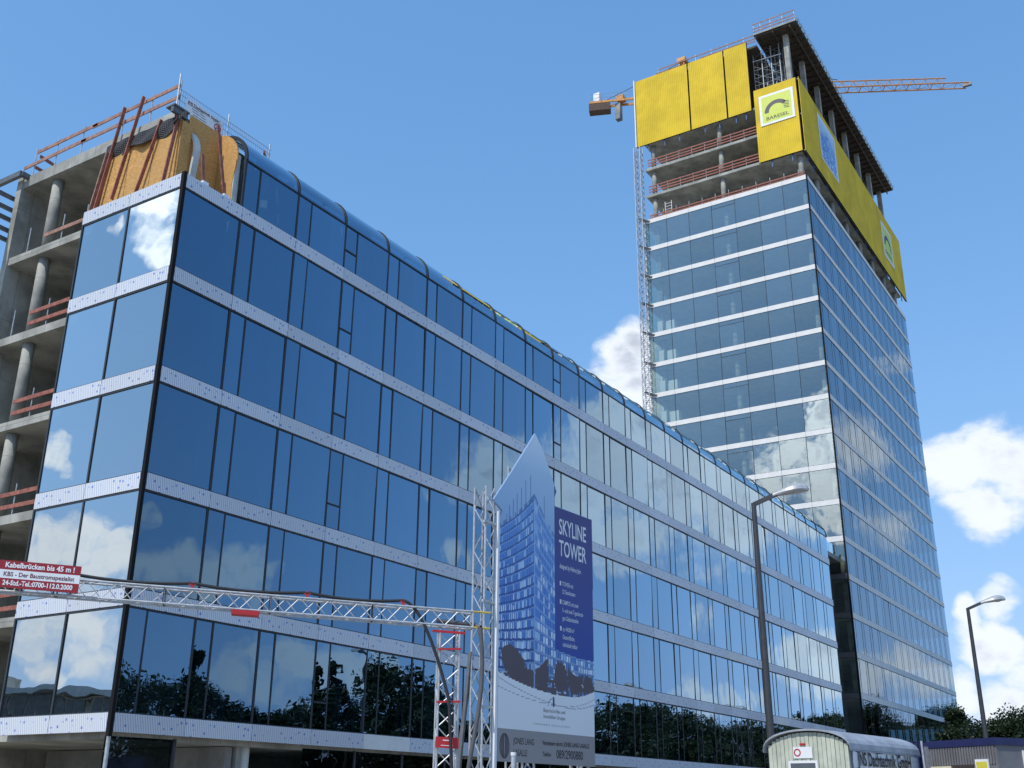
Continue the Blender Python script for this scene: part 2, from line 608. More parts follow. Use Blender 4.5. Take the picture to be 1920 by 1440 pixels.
def copy_tree(o, parent=None, loc=None, rz=None, scale=None, label=None, group=None):
    c = o.copy()
    COL.objects.link(c)
    if parent is not None:
        c.parent = parent
    if loc is not None:
        c.location = loc
    if rz is not None:
        c.rotation_euler = (0, 0, rz)
    if scale is not None:
        c.scale = scale if not isinstance(scale, (int, float)) else (scale,) * 3
    if label:
        c['label'] = label
    if group:
        c['group'] = group
    for ch in list(o.children):
        copy_tree(ch, c)
    return c


def text(body, size, m, origin, xd, yd, parent, name='lettering', xs=1., bold=0., align='LEFT', depth=.003, italic=0.):
    """flat lettering on a plane given by origin, x and y directions"""
    cu = bpy.data.curves.new(name, 'FONT')
    cu.body = body
    cu.size = size
    cu.align_x = align
    cu.offset = bold
    cu.extrude = 0
    cu.shear = italic
    cu.resolution_u = 3
    ob = bpy.data.objects.new(name, cu)
    COL.objects.link(ob)
    dg = bpy.context.evaluated_depsgraph_get()
    dg.update()
    me = bpy.data.meshes.new_from_object(ob.evaluated_get(dg))
    bpy.data.objects.remove(ob)
    bpy.data.curves.remove(cu)
    x, y = Vector(xd).normalized(), Vector(yd).normalized()
    n = x.cross(y)
    o = Vector(origin) + n * depth
    for v in me.vertices:
        v.co = o + x * v.co.x * xs + y * v.co.y
    me.materials.clear()
    me.materials.append(m)
    me.update()
    return place(name, me, parent)


def lattice(mb, p, q, wv, hv, r=.025, rb=.014, step=.5, n=6, nb=5, faces=(0, 1, 2, 3), rungs=False):
    """box truss from p to q; wv, hv are the side vectors; chords round, zigzag braces on the given faces"""
    p, q, wv, hv = Vector(p), Vector(q), Vector(wv), Vector(hv)
    cs = [Vector((0, 0, 0)), wv, wv + hv, hv]
    for c in cs:
        mb.tube(p + c, q + c, r, n)
    k = max(1, round((q - p).length / step))
    for fi in faces:
        a, b = cs[fi], cs[(fi + 1) % 4]
        for i in range(k):
            s0, s1 = i / k, (i + 1) / k
            u, v = (a, b) if i % 2 == 0 else (b, a)
            mb.tube(p.lerp(q, s0) + u, p.lerp(q, s1) + v, rb, nb, caps=False)
            if rungs:
                mb.tube(p.lerp(q, s0) + a, p.lerp(q, s0) + b, rb, nb, caps=False)
    return mb


# ------------------------------------------------------------------ ground and street
FH = 3.6
Z1 = 22.10          # top of the uppermost band of the low wing
BH = .5226          # band height
LX = 73.9           # length of the low wing
B0, BAY = 2.72, 2.847
NARROW = .76
TX, TY, TW, TL = 80.86, .31, 19.26, 43.1
DP = 10.35

MB().box((-900, -900, -.5), (1100, 900, -.1)).build('ground', GRAVEL, kind='structure')
rd = MB().box((-400, -36.2, -.1), (700, -28.8, -.02)).build('road', ASPH, kind='structure')
for k in range(60):
    MB().box((-100 + k * 9, -32.58, -.016), (-96 + k * 9, -32.44, -.012)).build('road_marking', PAINT, rd)
pv = MB().box((-400, -28.6, -.1), (700, -19.5, .10)).build('pavement', PAVE, kind='structure')
MB().box((-400, -28.8, -.1), (700, -28.6, .12)).build('kerb', KERB, pv)
pv2 = MB().box((-400, -40.5, -.1), (700, -36.4, .10)).build('pavement', PAVE, kind='structure')
MB().box((-400, -36.4, -.1), (700, -36.2, .12)).build('kerb', KERB, pv2)

# ------------------------------------------------------------------ low office wing
OB = thing('office_building', (0, 0, 0), 'long low office wing with mirrored blue glass, striped film bands and rounded glass eaves', 'building')
PANE = {}


def pane_mesh(wd, ht, m, th=.024):
    k = (round(wd, 3), round(ht, 3), m.name)
    if k not in PANE:
        PANE[k] = MB().box((-wd / 2, 0, 0), (wd / 2, th, ht), 1, 'y-').mesh('pane', [m, CLR])
    return PANE[k]


_rp = random.Random(3)


def add_pane(parent, x0, x1, z0, z1, y, m, left=False, name='pane', jig=.20):
    wd = x1 - x0 - .008
    me = pane_mesh(wd, z1 - z0 - .008, m)
    c = (x0 + x1) / 2
    rx, rz = R(_rp.gauss(0, jig)), R(_rp.gauss(0, jig))
    if left:
        return place(name, me, parent, loc=(y, c, z0 + .004), rot=(rx, 0, -math.pi / 2 + rz))
    return place(name, me, parent, loc=(c, y, z0 + .004), rot=(rx, 0, rz))


JX = [.085] + [B0 + BAY * i for i in range(26)]
rows = [(Z1 - FH * (k + 1), Z1 - FH * k - BH) for k in range(5)]   # clear height of each storey
ROWS_IND = 24          # bays whose panes are single objects
mul = MB()
rest = MB()
npane = 0
for k, (za, zb) in enumerate(rows):
    za2, zb2 = za + .035, zb - .06
    for i in range(26):
        x0, x1 = JX[i], JX[i + 1]
        if i == 0 and k < 4:
            cuts = [x0, x1]
        elif i == 0:
            cuts = [x0, .80, x1]
        else:
            cuts = [x0, x0 + NARROW, x1]
        for a, b in zip(cuts, cuts[1:]):
            zs = [za2, zb2]
            if i - 1 in (2, 8) and a == x0:
                zs = [za2, za + .93, zb2]
                mul.box((a + .04, -.035, za + .93 - .03), (b - .03, .06, za + .93 + .03))
            for c, d in zip(zs, zs[1:]):
                if i < 24:
                    add_pane(OB, a + .035, b - .035, c, d, 0, GL_LOW)
                    npane += 1
                else:
                    rest.box((a + .035, 0, c), (b - .035, .024, d), 1, 'y-')
        if i < 25 or True:
            mul.box((x1 - .055, -.012, za + .01), (x1 + .045, .10, zb - .01))
        if len(cuts) == 3:
            mul.box((cuts[1] - .038, -.010, za + .012), (cuts[1] + .038, .09, zb - .012))
    mul.box((.09, -.03, zb - .062), (LX, .08, zb - .004))
    mul.box((.09, -.025, za + .002), (LX, .08, za + .034))
rest.build('pane_strip', [GL_LOW, CLR], OB, kind='stuff')
# top storey: upright glass then the rounded eave
ZT = 24.10
RA = 1.40
rest = MB()
for i in range(1, 26):
    x0, x1 = JX[i], JX[i + 1]
    for a, b in ((x0, x0 + NARROW), (x0 + NARROW, x1)):
        zs = [Z1 + .04, ZT - .03]
        if i - 1 in (2, 8) and a == x0:
            zs = [Z1 + .04, Z1 + .86, ZT - .03]
            mul.box((a + .04, -.035, Z1 + .83), (b - .03, .06, Z1 + .89))
        for c, d in zip(zs, zs[1:]):
            if npane < 296:
                add_pane(OB, a + .035, b - .035, c, d, 0, GL_LOW)
                npane += 1
            else:
                rest.box((a + .035, 0, c), (b - .035, .024, d), 1, 'y-')
    mul.box((x0 + NARROW - .035, -.010, Z1 + .01), (x0 + NARROW + .035, .09, ZT))
    mul.box((x0 - .05, -.012, Z1 + .01), (x0 + .045, .10, ZT + .02))
mul.box((JX[1], -.032, ZT - .035), (LX, .08, ZT + .03))
mul.box((JX[1], -.025, Z1 + .002), (LX, .08, Z1 + .034))
mul.build('mullions', FRAME_BLUE, OB, kind='stuff')
rest.build('upper_pane_strip', [GL_LOW, CLR], OB, kind='stuff')


def arc(y0, z0, r, n=12, a0=0., a1=90.):
    return [(y0 + r - r * math.cos(R(a0 + (a1 - a0) * j / n)), z0 + r * math.sin(R(a0 + (a1 - a0) * j / n))) for j in range(n + 1)]


cp = MB()
oa, ia = arc(0, 0, RA), arc(.03, 0, RA - .03)
wd = BAY - .05
for j in range(12):
    (ya, za), (yb, zb) = oa[j], oa[j + 1]
    cp.face([(0, ya, za), (wd, ya, za), (wd, yb, zb), (0, yb, zb)], 0)
    (yc, zc), (yd, zd) = ia[j], ia[j + 1]
    cp.face([(0, yd, zd), (wd, yd, zd), (wd, yc, zc), (0, yc, zc)], 1)
    cp.face([(0, ya, za), (0, yb, zb), (0, yd, zd), (0, yc, zc)], 1)
    cp.face([(wd, yb, zb), (wd, ya, za), (wd, yc, zc), (wd, yd, zd)], 1)
cpm = cp.mesh('curved_pane', [GL_LOW, CLR])
cpm.polygons.foreach_set('use_smooth', [True] * len(cpm.polygons))
for i in range(1, 26):
    place('curved_pane', cpm, OB, loc=(JX[i] + .025, 0, ZT + .03))
rib = MB()
ro, ri = arc(-.045, 0, RA + .045), arc(.09, 0, RA - .09)
for j in range(12):
    for (p, q, flip) in ((ro[j], ro[j + 1], 0), (ri[j], ri[j + 1], 1)):
        f = [(-.04, p[0], p[1]), (.04, p[0], p[1]), (.04, q[0], q[1]), (-.04, q[0], q[1])]
        rib.face(f[::-1] if flip else f)
    rib.face([(-.04, ro[j][0], ro[j][1]), (-.04, ro[j + 1][0], ro[j + 1][1]), (-.04, ri[j + 1][0], ri[j + 1][1]), (-.04, ri[j][0], ri[j][1])])
    rib.face([(.04, ro[j + 1][0], ro[j + 1][1]), (.04, ro[j][0], ro[j][1]), (.04, ri[j][0], ri[j][1]), (.04, ri[j + 1][0], ri[j + 1][1])])
rm = rib.mesh('eave_rib', FRAME_BLUE)
for i in range(1, 27):
    place('eave_rib', rm, OB, loc=(JX[i], 0, ZT + .025))
# film covered bands
bm_ = {}


def band(parent, x0, x1, zt, y, m, left=False, h=BH, name='band_panel', th=.11):
    wd = x1 - x0 - .022
    k = (round(wd, 3), m.name, round(h, 3), th)
    if k not in bm_:
        bm_[k] = MB().box((-wd / 2, 0, -h), (wd / 2, th, 0)).mesh('band_panel', m)
    c = (x0 + x1) / 2
    if left:
        return place(name, bm_[k], parent, loc=(y, c, zt), rot=(0, 0, -math.pi / 2))
    return place(name, bm_[k], parent, loc=(c, y, zt))


back = MB()
for k in range(6):
    zt = Z1 - FH * k
    for i in range(26):
        b = band(OB, JX[i], JX[i + 1], zt, -.055, FILM if (k, i) not in ((5, 4), (3, 17), (4, 20)) else WHITE_BAND)
    band(OB, .09, 2.74, zt, -.055, FILM, True)
    band(OB, 2.74, 5.32, zt, -.055, FILM, True)
    back.box((.09, .057, zt - BH + .01), (LX, .10, zt - .01))
    back.box((.057, .102, zt - BH + .01), (.10, 5.32, zt - .01))
back.build('band_backing', BLACK, OB)
# short gable: two bays of glass
lm = MB()
for k, (za, zb) in enumerate(rows):
    for a, b in ((.11, 2.71), (2.77, 5.29)):
        add_pane(OB, a, b, za + .035, zb - .06, 0, GL_GAB, True, name='gable_pane')
    for y in (2.74, 5.31):
        lm.box((-.035, y - .035, za + .005), (.09, y + .035, zb - .005))
    lm.box((-.03, .10, zb - .062), (.08, 5.3, zb - .004))
    lm.box((-.025, .10, za + .002), (.08, 5.3, za + .034))
lm.build('gable_frame', FRAME, OB)
MB().box((-.045, -.045, 3.45), (.075, .085, Z1 + .06)).build('corner_post', BLACK, OB)
# concrete frame
for k in range(6):
    MB().box((.36, .36, 21.42 - FH * k), (LX - .3, DP, 21.74 - FH * k)).build('floor_slab', CONC, OB)
MB().box((.36, 1.45, 24.93), (LX - .2, DP, 25.42)).build('roof_slab', CONC, OB)
MB().box((.30, DP, 0), (6.0, DP + .32, 25.5)).build('end_wall', CONC, OB)
MB().box((5.6, .6, 0), (5.85, DP, 24.9)).build('partition_wall', CONC_D, OB)
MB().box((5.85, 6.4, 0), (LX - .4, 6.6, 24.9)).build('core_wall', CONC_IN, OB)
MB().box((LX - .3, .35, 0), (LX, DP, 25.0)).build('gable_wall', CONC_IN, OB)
MB().box((6, DP - .3, 0), (LX, DP - .05, 24.9)).build('rear_wall', CONC_D, OB)
colm = MB().tube((0, 0, 0), (0, 0, 3.27), .22, 20).mesh('column', CONC)
colm.polygons.foreach_set('use_smooth', [len(p.vertices) == 4 for p in colm.polygons])
for k in range(6):
    z = 21.74 - FH * k
    place('column', colm, OB, loc=(.78, 8.6, z if k else z - .09))
    for i in range(0, 25, 2):
        if z > 3:
            place('column', colm, OB, loc=(4.0 + BAY * i, 1.5, z - .08))
ip = MB()
for k in range(6):
    z0, z1_ = (21.74 - FH * k, 21.42 - FH * (k - 1)) if k else (21.74, ZT + .2)
    for i in range(1, 26):
        ip.box((JX[i] - .34, .22, z0), (JX[i] - .10, .52, z1_))
        if i % 2:
            ip.box((JX[i] + 1.55, .35, z0), (JX[i] + 1.95, .75, z1_))
ip.build('inner_post', PALE, OB, kind='stuff')
ir = MB()
for i in range(1, 26, 2):
    pa = arc(.35, ZT + .1, RA - .35, 8)
    for (ya, za), (yb, zb) in zip(pa, pa[1:]):
        ir.beam((JX[i] + 1.75, ya, za), (JX[i] + 1.75, yb, zb), .4, .12, upv=(1, 0, 0))
ir.build('inner_arch', PALE, OB, kind='stuff')
# ground floor
gf = MB()
for i in range(26):
    if i in (1, 2):
        continue
    x0, x1 = JX[i], JX[i + 1]
    place('shop_pane', pane_mesh(x1 - x0 - .12, 3.4, GL_DARK), OB, loc=((x0 + x1) / 2, .35, .08))
    gf.box((x1 - .05, .30, 0), (x1 + .05, .45, 3.5))
gf.build('shop_frame', FRAME, OB, kind='stuff')
for x in (6.1, 12, 20, 28, 36):
    MB().tube((x, .85, 0), (x, .85, 3.5), .24, 16).build('ground_column', PALE, OB, smooth=False)
MB().box((.4, .5, .0), (5.5, 5.9, .12)).build('ground_floor', CONC_D, OB)
MB().tube((.1, .12, 0), (.1, .12, 3.52), .06, 10).build('support_pole', GALV, OB)
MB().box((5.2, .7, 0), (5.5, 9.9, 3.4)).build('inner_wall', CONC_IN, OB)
# link between wing and tower; deep roof and rear wall added to shade it
MB().box((LX, .8, 23.1), (TX - .3, DP, 23.5)).build('link_shade_roof', STEEL, OB)
MB().box((LX, 3.6, 0), (TX - .3, 3.9, 23.1)).build('link_shade_wall', CONC_IN, OB)
lk = MB()
for j in range(4):
    lk.box((LX + .1 + j * 1.63, .86, 23.5), (LX + 1.66 + j * 1.63, .88, 24.5), 1, 'y-')
lk.build('link_balustrade', [GL_TWR, CLR], OB)

# guard rails in the open bays
for k in range(6):
    z = 21.74 - FH * k
    words = ['top', 'second', 'third', 'fourth', 'fifth', 'lowest'][k]
    g = thing('guard_rail', (.45, 7.2, z), 'red timber guard rail with steel posts in the %s open storey beside the glass' % words, 'railing', 'guard rails in the open concrete bays')
    for h in ((.50,) if k == 0 else (.32, .80)):
        dz = .06 * (h - .45)
        MB().beam((.42, 5.45, z + h), (.42, 8.35, z + h - dz), .035, .15).build('rail', TIMBER if k else TIMBER2, g)
        if k > 2:
            MB().beam((.42, 8.85, z + h - .02), (.42, 10.3, z + h - .06), .035, .15).build('rail', TIMBER, g)
    for y in (5.9, 7.3, 9.4):
        MB().tube((.47, y, z), (.47, y, z + 1.15), .022, 6).build('post', GALV, g)

# ------------------------------------------------------------------ chipboard hoarding at the open corner
H = thing('chipboard_hoarding', (1, 2.5, Z1), 'orange chipboard hoarding with red timber props closing the unfinished roof corner', 'hoarding')
MB().prism([(1.00, Z1 + .02), (5.02, Z1 + .02), (4.72, 24.55), (3.6, 24.62), (2.2, 24.70), (1.02, 24.85)], .30, .36, lambda u, v, d: (d, u, v)).build('sheet', OSB, H)
for yy in (2.3, 3.65):
    MB().box((.292, yy - .006, Z1 + .03), (.298, yy + .006, 24.5)).build('joint', BARK, H)
MB().prism([(.365, Z1 + .02), (.84, Z1 + .02), (.84, 24.85), (.365, 24.85)], .96, 1.02, lambda u, v, d: (u, d, v)).build('sheet', OSB, H)
MB().prism([(.86, Z1 + .02), (2.35, Z1 + .02), (2.35, 25.43), (.86, 25.43)], 1.16, 1.22, lambda u, v, d: (u, d, v)).build('sheet', OSB, H)
prof = [(1.50, Z1 + .02), (1.50, 25.42)] + [(p[0], p[1]) for p in reversed(arc(.12, 24.08, RA - .06, 10))] + [(.20, 23.6), (.27, 23.1), (.24, Z1 + .02)]
MB().prism(prof, 2.36, 2.42, lambda u, v, d: (d, u, v)).build('end_sheet', OSB, H)
# curved pale board
cb = MB()
oc = [(.84, Z1 + .02), (.78, 22.9), (.72, 23.5)] + arc(.70, 23.75, 1.30, 10)
for (ya, za), (yb, zb) in zip(oc, oc[1:]):
    cb.face([(.86, ya, za), (1.12, ya, za), (1.12, yb, zb), (.86, yb, zb)])
    cb.face([(.86, yb + .1, zb - .02), (1.12, yb + .1, zb - .02), (1.12, ya + .1, za - .02), (.86, ya + .1, za - .02)])
    cb.face([(.86, ya, za), (.86, yb, zb), (.86, yb + .1, zb - .02), (.86, ya + .1, za - .02)])
    cb.face([(1.12, yb, zb), (1.12, ya, za), (1.12, ya + .1, za - .02), (1.12, yb + .1, zb - .02)])
cb.build('curved_panel', PALE, H)
for (ya, za, yb, zb) in ((4.98, 22.05, 4.25, 26.5), (4.05, 22.3, 3.19, 26.6), (2.75, 22.05, 1.95, 25.1), (1.28, 22.1, 1.02, 24.95)):
    MB().beam((.12, ya, za + .06), (.20, yb, zb), .05, .13, upv=(1, 0, 0)).build('prop', TIMBER, H)
MB().beam((.13, 5.22, Z1 + .02), (.16, 4.75, 24.6), .06, .20, upv=(1, 0, 0)).build('prop', TIMBER2, H)
for (p, q) in (((1.02, .18, Z1 + .05), (.86, .25, 23.4)), ((2.05, .2, Z1 + .05), (1.45, .32, 25.0))):
    MB().beam(p, q, .12, .05, upv=(0, 1, 0)).build('prop', TIMBER, H)
    f = Vector(p)
    MB().box((f.x - .12, f.y - .10, Z1 + .03), (f.x + .14, f.y + .06, Z1 + .22)).build('prop_foot', WHITE, H)
# tarpaulin
T = MB()
NU, NV = 46, 10
rt_ = random.Random(5)
grid = []
for i in range(NU + 1):
    s = i / NU
    col_ = []
    for j in range(NV + 1):
        t = j / NV
        y = 4.95 - 4.35 * s
        zt_ = 24.98 + .02 * math.sin(9 * s)
        zb_ = 24.30 + .22 * s + .10 * math.sin(7 * s) + .07 * math.sin(23 * s) - (.35 if s < .04 else 0)
        x = .20 - .09 * math.sin(11 * s + 3 * t) * t - .03 * math.sin(31 * s + 6 * t) * math.sin(5 * s)  - (.16 * t if s > .88 else 0)
        col_.append((x, y, zt_ + (zb_ - zt_) * t))
    grid.append(col_)
for i in range(NU):
    for j in range(NV):
        T.face([grid[i][j], grid[i][j + 1], grid[i + 1][j + 1], grid[i + 1][j]])
TP = T.build('tarpaulin', TARP, smooth=True, label='crumpled black tarpaulin hanging over the top of the chipboard hoarding', cat='tarpaulin')
md = TP.modifiers.new('thick', 'SOLIDIFY')
md.thickness = .015
eb = thing('eave_gutter', (.7, .9, 25.1), 'dark grey steel eave beam over the chipboard corner', 'beam')
MB().box((-.08, 1.00, 25.0), (.60, 1.14, 25.24)).build('web', STEEL, eb)
MB().box((-.10, .94, 25.24), (.62, 1.40, 25.30)).build('flange', STEEL, eb)

# roof guard rail along the gable
G = thing('roof_guard_rail', (.35, 5.5, 25.42), 'weathered timber guard rail along the concrete roof edge above the open bays', 'railing')
for (ya, za, yb, zb) in ((10.5, 25.92, 6.6, 25.98), (6.9, 25.95, 1.30, 25.98), (9.75, 26.45, 6.0, 26.48), (6.3, 26.44, 1.35, 26.50)):
    MB().beam((.35, ya, za), (.35, yb, zb), .04, .15).build('rail', TIMBER2, G)
for y in (9.9, 8.5, 6.9, 4.5, 2.9, 1.35):
    MB().tube((.40, y, 25.3), (.40, y, 26.75), .025, 6).build('post', GALV, G)
MB().beam((.45, 9.7, 26.3), (2.6, 9.9, 26.25), .04, .14).build('side_rail', TIMBER, G)
MB().beam((.45, 9.9, 25.85), (2.6, 10.0, 25.85), .04, .14).build('side_rail', TIMBER, G)
# mesh fence on the roof along the long side
F = thing('roof_mesh_fence', (.5, 1.3, 25.4), 'thin wire mesh fence with steel posts on the roof above the rounded eave', 'fence')
for x, zt_ in ((.28, 26.95), (2.76, 26.65), (5.0, 26.55)):
    MB().tube((x, 1.32, 25.2), (x, 1.32, zt_), .03, 8).build('post', GALV, F)
ms = MB()
for i in range(44):
    x = .4 + i * .107
    ms.tube((x, 1.32, 25.5), (x, 1.32, 26.32), .006, 4, caps=False)
for z in (25.55, 25.85, 26.10, 26.32):
    ms.tube((.28, 1.32, z), (5.1, 1.32, z), .010, 4, caps=False)
ms.build('wire_mesh', mat('rusty_wire', (.30, .17, .14), .6, .3, .2), F, kind='stuff')
MB().beam((4.6, 1.2, 25.95), (5.2, 1.6, 25.9), .05, .16).build('board', TIMBER, F)
# roofing firm banner on that fence
BN = thing('roof_banner', (1.5, 1.25, 25.4), 'white roofing firm banner with a red emblem tied to the roof fence', 'banner')
MB().box((.64, 1.24, 25.45), (2.46, 1.26, 26.08)).build('sheet', WHITE, BN)
text('JNS Dachtechnik GmbH', .155, INK, (.70, 1.238, 25.90), (1, 0, 0), (0, 0, 1), BN, xs=1.02, bold=.004)
for i, (xx, zz, ln) in enumerate(((.72, 25.85, .75), (.90, 25.76, .32), (1.28, 25.76, .26), (.95, 25.66, .34), (1.35, 25.66, .26), (1.0, 25.55, .24), (1.3, 25.55, .34), (1.95, 25.85, .42))):
    MB().box((xx, 1.2335, zz), (xx + ln, 1.2375, zz + .022)).build('text_line', INKG, BN)


def ring(mb, c, xd, yd, r0, r1, a0, a1, n=24, off=.003):
    x, y = Vector(xd).normalized(), Vector(yd).normalized()
    nn = x.cross(y)
    c = Vector(c) + nn * off
    for j in range(n):
        t0, t1 = R(a0 + (a1 - a0) * j / n), R(a0 + (a1 - a0) * (j + 1) / n)
        pts = [c + (x * math.cos(t) + y * math.sin(t)) * r for t, r in ((t0, r0), (t0, r1), (t1, r1), (t1, r0))]
        mb.face(pts)
    return mb


rg = ring(MB(), (2.2, 1.238, 25.66), (1, 0, 0), (0, 0, 1), .13, .175, 0, 360)
ring(rg, (2.2, 1.238, 25.66), (1, 0, 0), (0, 0, 1), .05, .09, 20, 160, 12)
rg.build('emblem', RED, BN)
text('JNS', .10, INK, (2.10, 1.238, 25.58), (1, 0, 0), (0, 0, 1), BN, bold=.004)

# steel frame and concrete block at the far left
SF = thing('steel_frame', (-1.5, 10.9, 22), 'dark grey steel louvre frame sticking out beyond the concrete end wall', 'steel frame')
for z in (24.66, 24.14, 23.69, 23.2, 22.78):
    MB().beam((-3.5, 10.95, z), (.75, 10.95, z), .10, .17).build('louvre', STEEL, SF)
MB().beam((0.05, 10.1, 25.40), (.05, 17, 25.40), .16, .24).build('top_beam', STEEL, SF)
MB().beam((0.05, 10.1, 25.40), (.9, 10.1, 25.36), .16, .2).build('bracket', STEEL, SF)
MB().beam((-3.4, 11.1, 0), (-3.4, 11.1, 25.3), .2, .2).build('post', STEEL, SF)
AB = thing('concrete_building', (4, 17, 0), 'pale bare concrete wall block beyond the open bays at the left edge', 'building')
for k in range(6):
    MB().box((1.2, DP + .4, k * 3.7), (9, 26, k * 3.7 + 3.68)).build('wall_panel', CONC, AB)

# ------------------------------------------------------------------ tower
TB = thing('tower_building', (TX, TY, 0), 'unfinished high-rise office tower with glass storeys, pale bands and open concrete top', 'tower')
KT = 12
tr_rows = list(range(KT, -6, -1))           # band indices, top to bottom
ty = [TY + TW / 7 * i for i in range(8)]
tbay = TL / 15
tx = [TX + tbay * i for i in range(16)]
tm = MB()
tms = MB()
rest = MB()
restb = MB()
restg = MB()
for k in tr_rows:
    zt_ = Z1 + FH * k
    if zt_ < 3:
        continue
    for i in range(7):
        if k > -5:
            band(TB, ty[i], ty[i + 1], zt_, TX - .05, WHITE_BAND if k > 0 else BAND_SHADED, True)  # lower bands coloured darker to stand for shade in the gap
    for i in range(15):
        if i < 9:
            band(TB, tx[i], tx[i + 1], zt_, TY - .05, WHITE_BAND, name='band_panel')
        else:
            restb.box((tx[i] + .011, TY - .05, zt_ - BH), (tx[i + 1] - .011, TY + .06, zt_))
    tm.box((TX + .06, TY + .1, zt_ - BH + .01), (TX + .10, TY + TW, zt_ - .01))
    tm.box((TX + .1, TY + .06, zt_ - BH + .01), (TX + TL, TY + .10, zt_ - .01))
    # glass below the band
    za, zb = zt_ - FH, zt_ - BH
    if za < 0:
        za = 0.1
    for i in range(7):
        if k > -5:
            if i == 3:
                add_pane(TB, ty[i] + .02, ty[i + 1] - .02, za + .03, zb - .52, TX, GL_TWR, True, jig=.14)
                add_pane(TB, ty[i] + .02, ty[i + 1] - .02, zb - .48, zb - .03, TX, GL_TWR, True, jig=.14, name='vent_pane')
                tms.box((TX - .02, ty[i] + .03, zb - .52), (TX + .06, ty[i + 1] - .03, zb - .48))
            else:
                add_pane(TB, ty[i] + .02, ty[i + 1] - .02, za + .03, zb - .03, TX, GL_TWR, True, jig=.14)
            if i:
                tms.box((TX - .015, ty[i] - .025, za), (TX + .10, ty[i] + .025, zb))
    tms.box((TX - .015, TY + .1, zb - .03), (TX + .08, TY + TW, zb - .002))
    tms.box((TX - .015, TY + .1, za + .002), (TX + .08, TY + TW, za + .03))
    for i in range(15):
        for a, b in ((tx[i], tx[i] + NARROW), (tx[i] + NARROW, tx[i + 1])):
            if i < 5:
                add_pane(TB, a + .03, b - .03, za + .03, zb - .04, TY, GL_TWB, jig=.14)
            else:
                rest.box((a + .03, TY, za + .03), (b - .03, TY + .024, zb - .04), 1, 'y-')
            tms.box((a - .035, TY - .008, za), (a + .035, TY + .10, zb))
    tms.box((TX + .1, TY - .02, zb - .04), (TX + TL, TY + .08, zb - .002))
    tms.box((TX + .1, TY - .02, za + .002), (TX + TL, TY + .08, za + .03))
    # glass on the rear long side, seen through the corner
    for i in range(15):
        restg.box((tx[i] + .03, TY + TW - .024, za + .03), (tx[i + 1] - .03, TY + TW, zb - .03), 1, 'y+')
    restb.box((TX + .05, TY + TW - .06, zt_ - BH), (TX + TL, TY + TW + .05, zt_))
rest.build('pane_strip', [GL_TWB, CLR], TB, kind='stuff')
restb.build('band_strip', WHITE_BAND, TB, kind='stuff')
restg.build('rear_pane_strip', [GL_TWR, CLR], TB, kind='stuff')
tm.build('band_backing', BLACK, TB)
tms.build('mullions', FRAME_BLUE, TB, kind='stuff')
MB().box((TX - .055, TY - .055, 0), (TX + .09, TY + .09, Z1 + FH * KT - .02)).build('corner_post', BLACK, TB)
MB().box((TX - .05, TY + TW - .06, 0), (TX + .06, TY + TW + .05, Z1 + FH * KT)).build('corner_post', WHITE_BAND, TB)
# structure
for k in range(-5, KT + 1):
    z = Z1 + FH * k - .33
    MB().box((TX + .3, TY + .3, z - .32), (TX + TL - .2, TY + TW - .3, z)).build('floor_slab', TSLAB, TB)
MB().box((90, 6.5, 0), (114, 14, 79)).build('core', CONC_IN, TB)
tcm = MB().tube((0, 0, 0), (0, 0, 3.28), .28, 18).mesh('column', CONC)
tcm.polygons.foreach_set('use_smooth', [len(p.vertices) == 4 for p in tcm.polygons])
ZS = [Z1 + FH * KT - .33, 68.6, 72.2, 75.8]
for k in range(-3, KT):
    z = Z1 + FH * k - .33
    for y in (.95, 9.98, 18.4):
        place('column', tcm, TB, loc=(TX + 1.2, y, z))
for k in range(1, 9):
    z = Z1 + FH * k - .33
    MB().box((TX + .9, 18.3, z), (TX + 1.5, 18.9, z + 2.0)).build('plant_unit', WHITE, TB)
    MB().box((TX + 1.0, 16.9, z), (TX + 1.9, 17.9, z + 1.9)).build('plant_unit', WHITE, TB)
for j, z in enumerate(ZS[:-1]):
    if j:
        MB().box((TX + .05, TY + .25, z - .32), (TX + TL - .2, 19.2, z)).build('open_slab', CONC, TB)
    for y in (1.0, 9.98, 18.4):
        place('column', tcm, TB, loc=(TX + .75, y, z))
    for i in range(1, 8):
        place('column', tcm, TB, loc=(TX + .75 + i * 5.75, 1.0, z))
        if j == 0:
            place('column', tcm, TB, loc=(TX + .75 + i * 5.75, 18.4, z))
MB().box((TX + .05, TY + .25, ZS[3] - .32), (TX + TL - .2, 19.2, ZS[3])).build('open_slab', CONC, TB)
for i in range(8):
    MB().box((TX + .35 + i * 5.75, .95, ZS[3]), (TX + .95 + i * 5.75, 1.5, 84.5)).build('tall_column', CONC, TB)
MB().box((TX + .4, 6.3, ZS[3]), (TX + 1.0, 6.9, 84.2)).build('tall_column', CONC, TB)
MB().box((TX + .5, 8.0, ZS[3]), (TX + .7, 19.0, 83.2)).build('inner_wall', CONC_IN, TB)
# formwork deck
DK = thing('formwork_deck', (TX, 2, 84.4), 'dark timber formwork deck projecting over the top of the tower', 'formwork')
MB().box((79.75, -.55, 84.62), (122.6, 4.45, 84.84)).build('deck', RUST, DK)
MB().box((80.7, 4.45, 83.7), (122.4, 19.4, 83.95)).build('lower_deck', RUST, DK)
for i in range(36):
    x = 79.95 + i * 1.2
    MB().beam((x, -.75, 84.52), (x, 4.3, 84.52), .10, .2).build('joist', RUST, DK)
for y in (.2, 2.2, 4.2):
    MB().beam((79.8, y, 84.30), (122.5, y, 84.30), .12, .22).build('bearer', RUST, DK)
MB().box((79.70, -.55, 84.60), (79.74, 4.45, 84.80)).build('edge_board', CONC_D, DK)
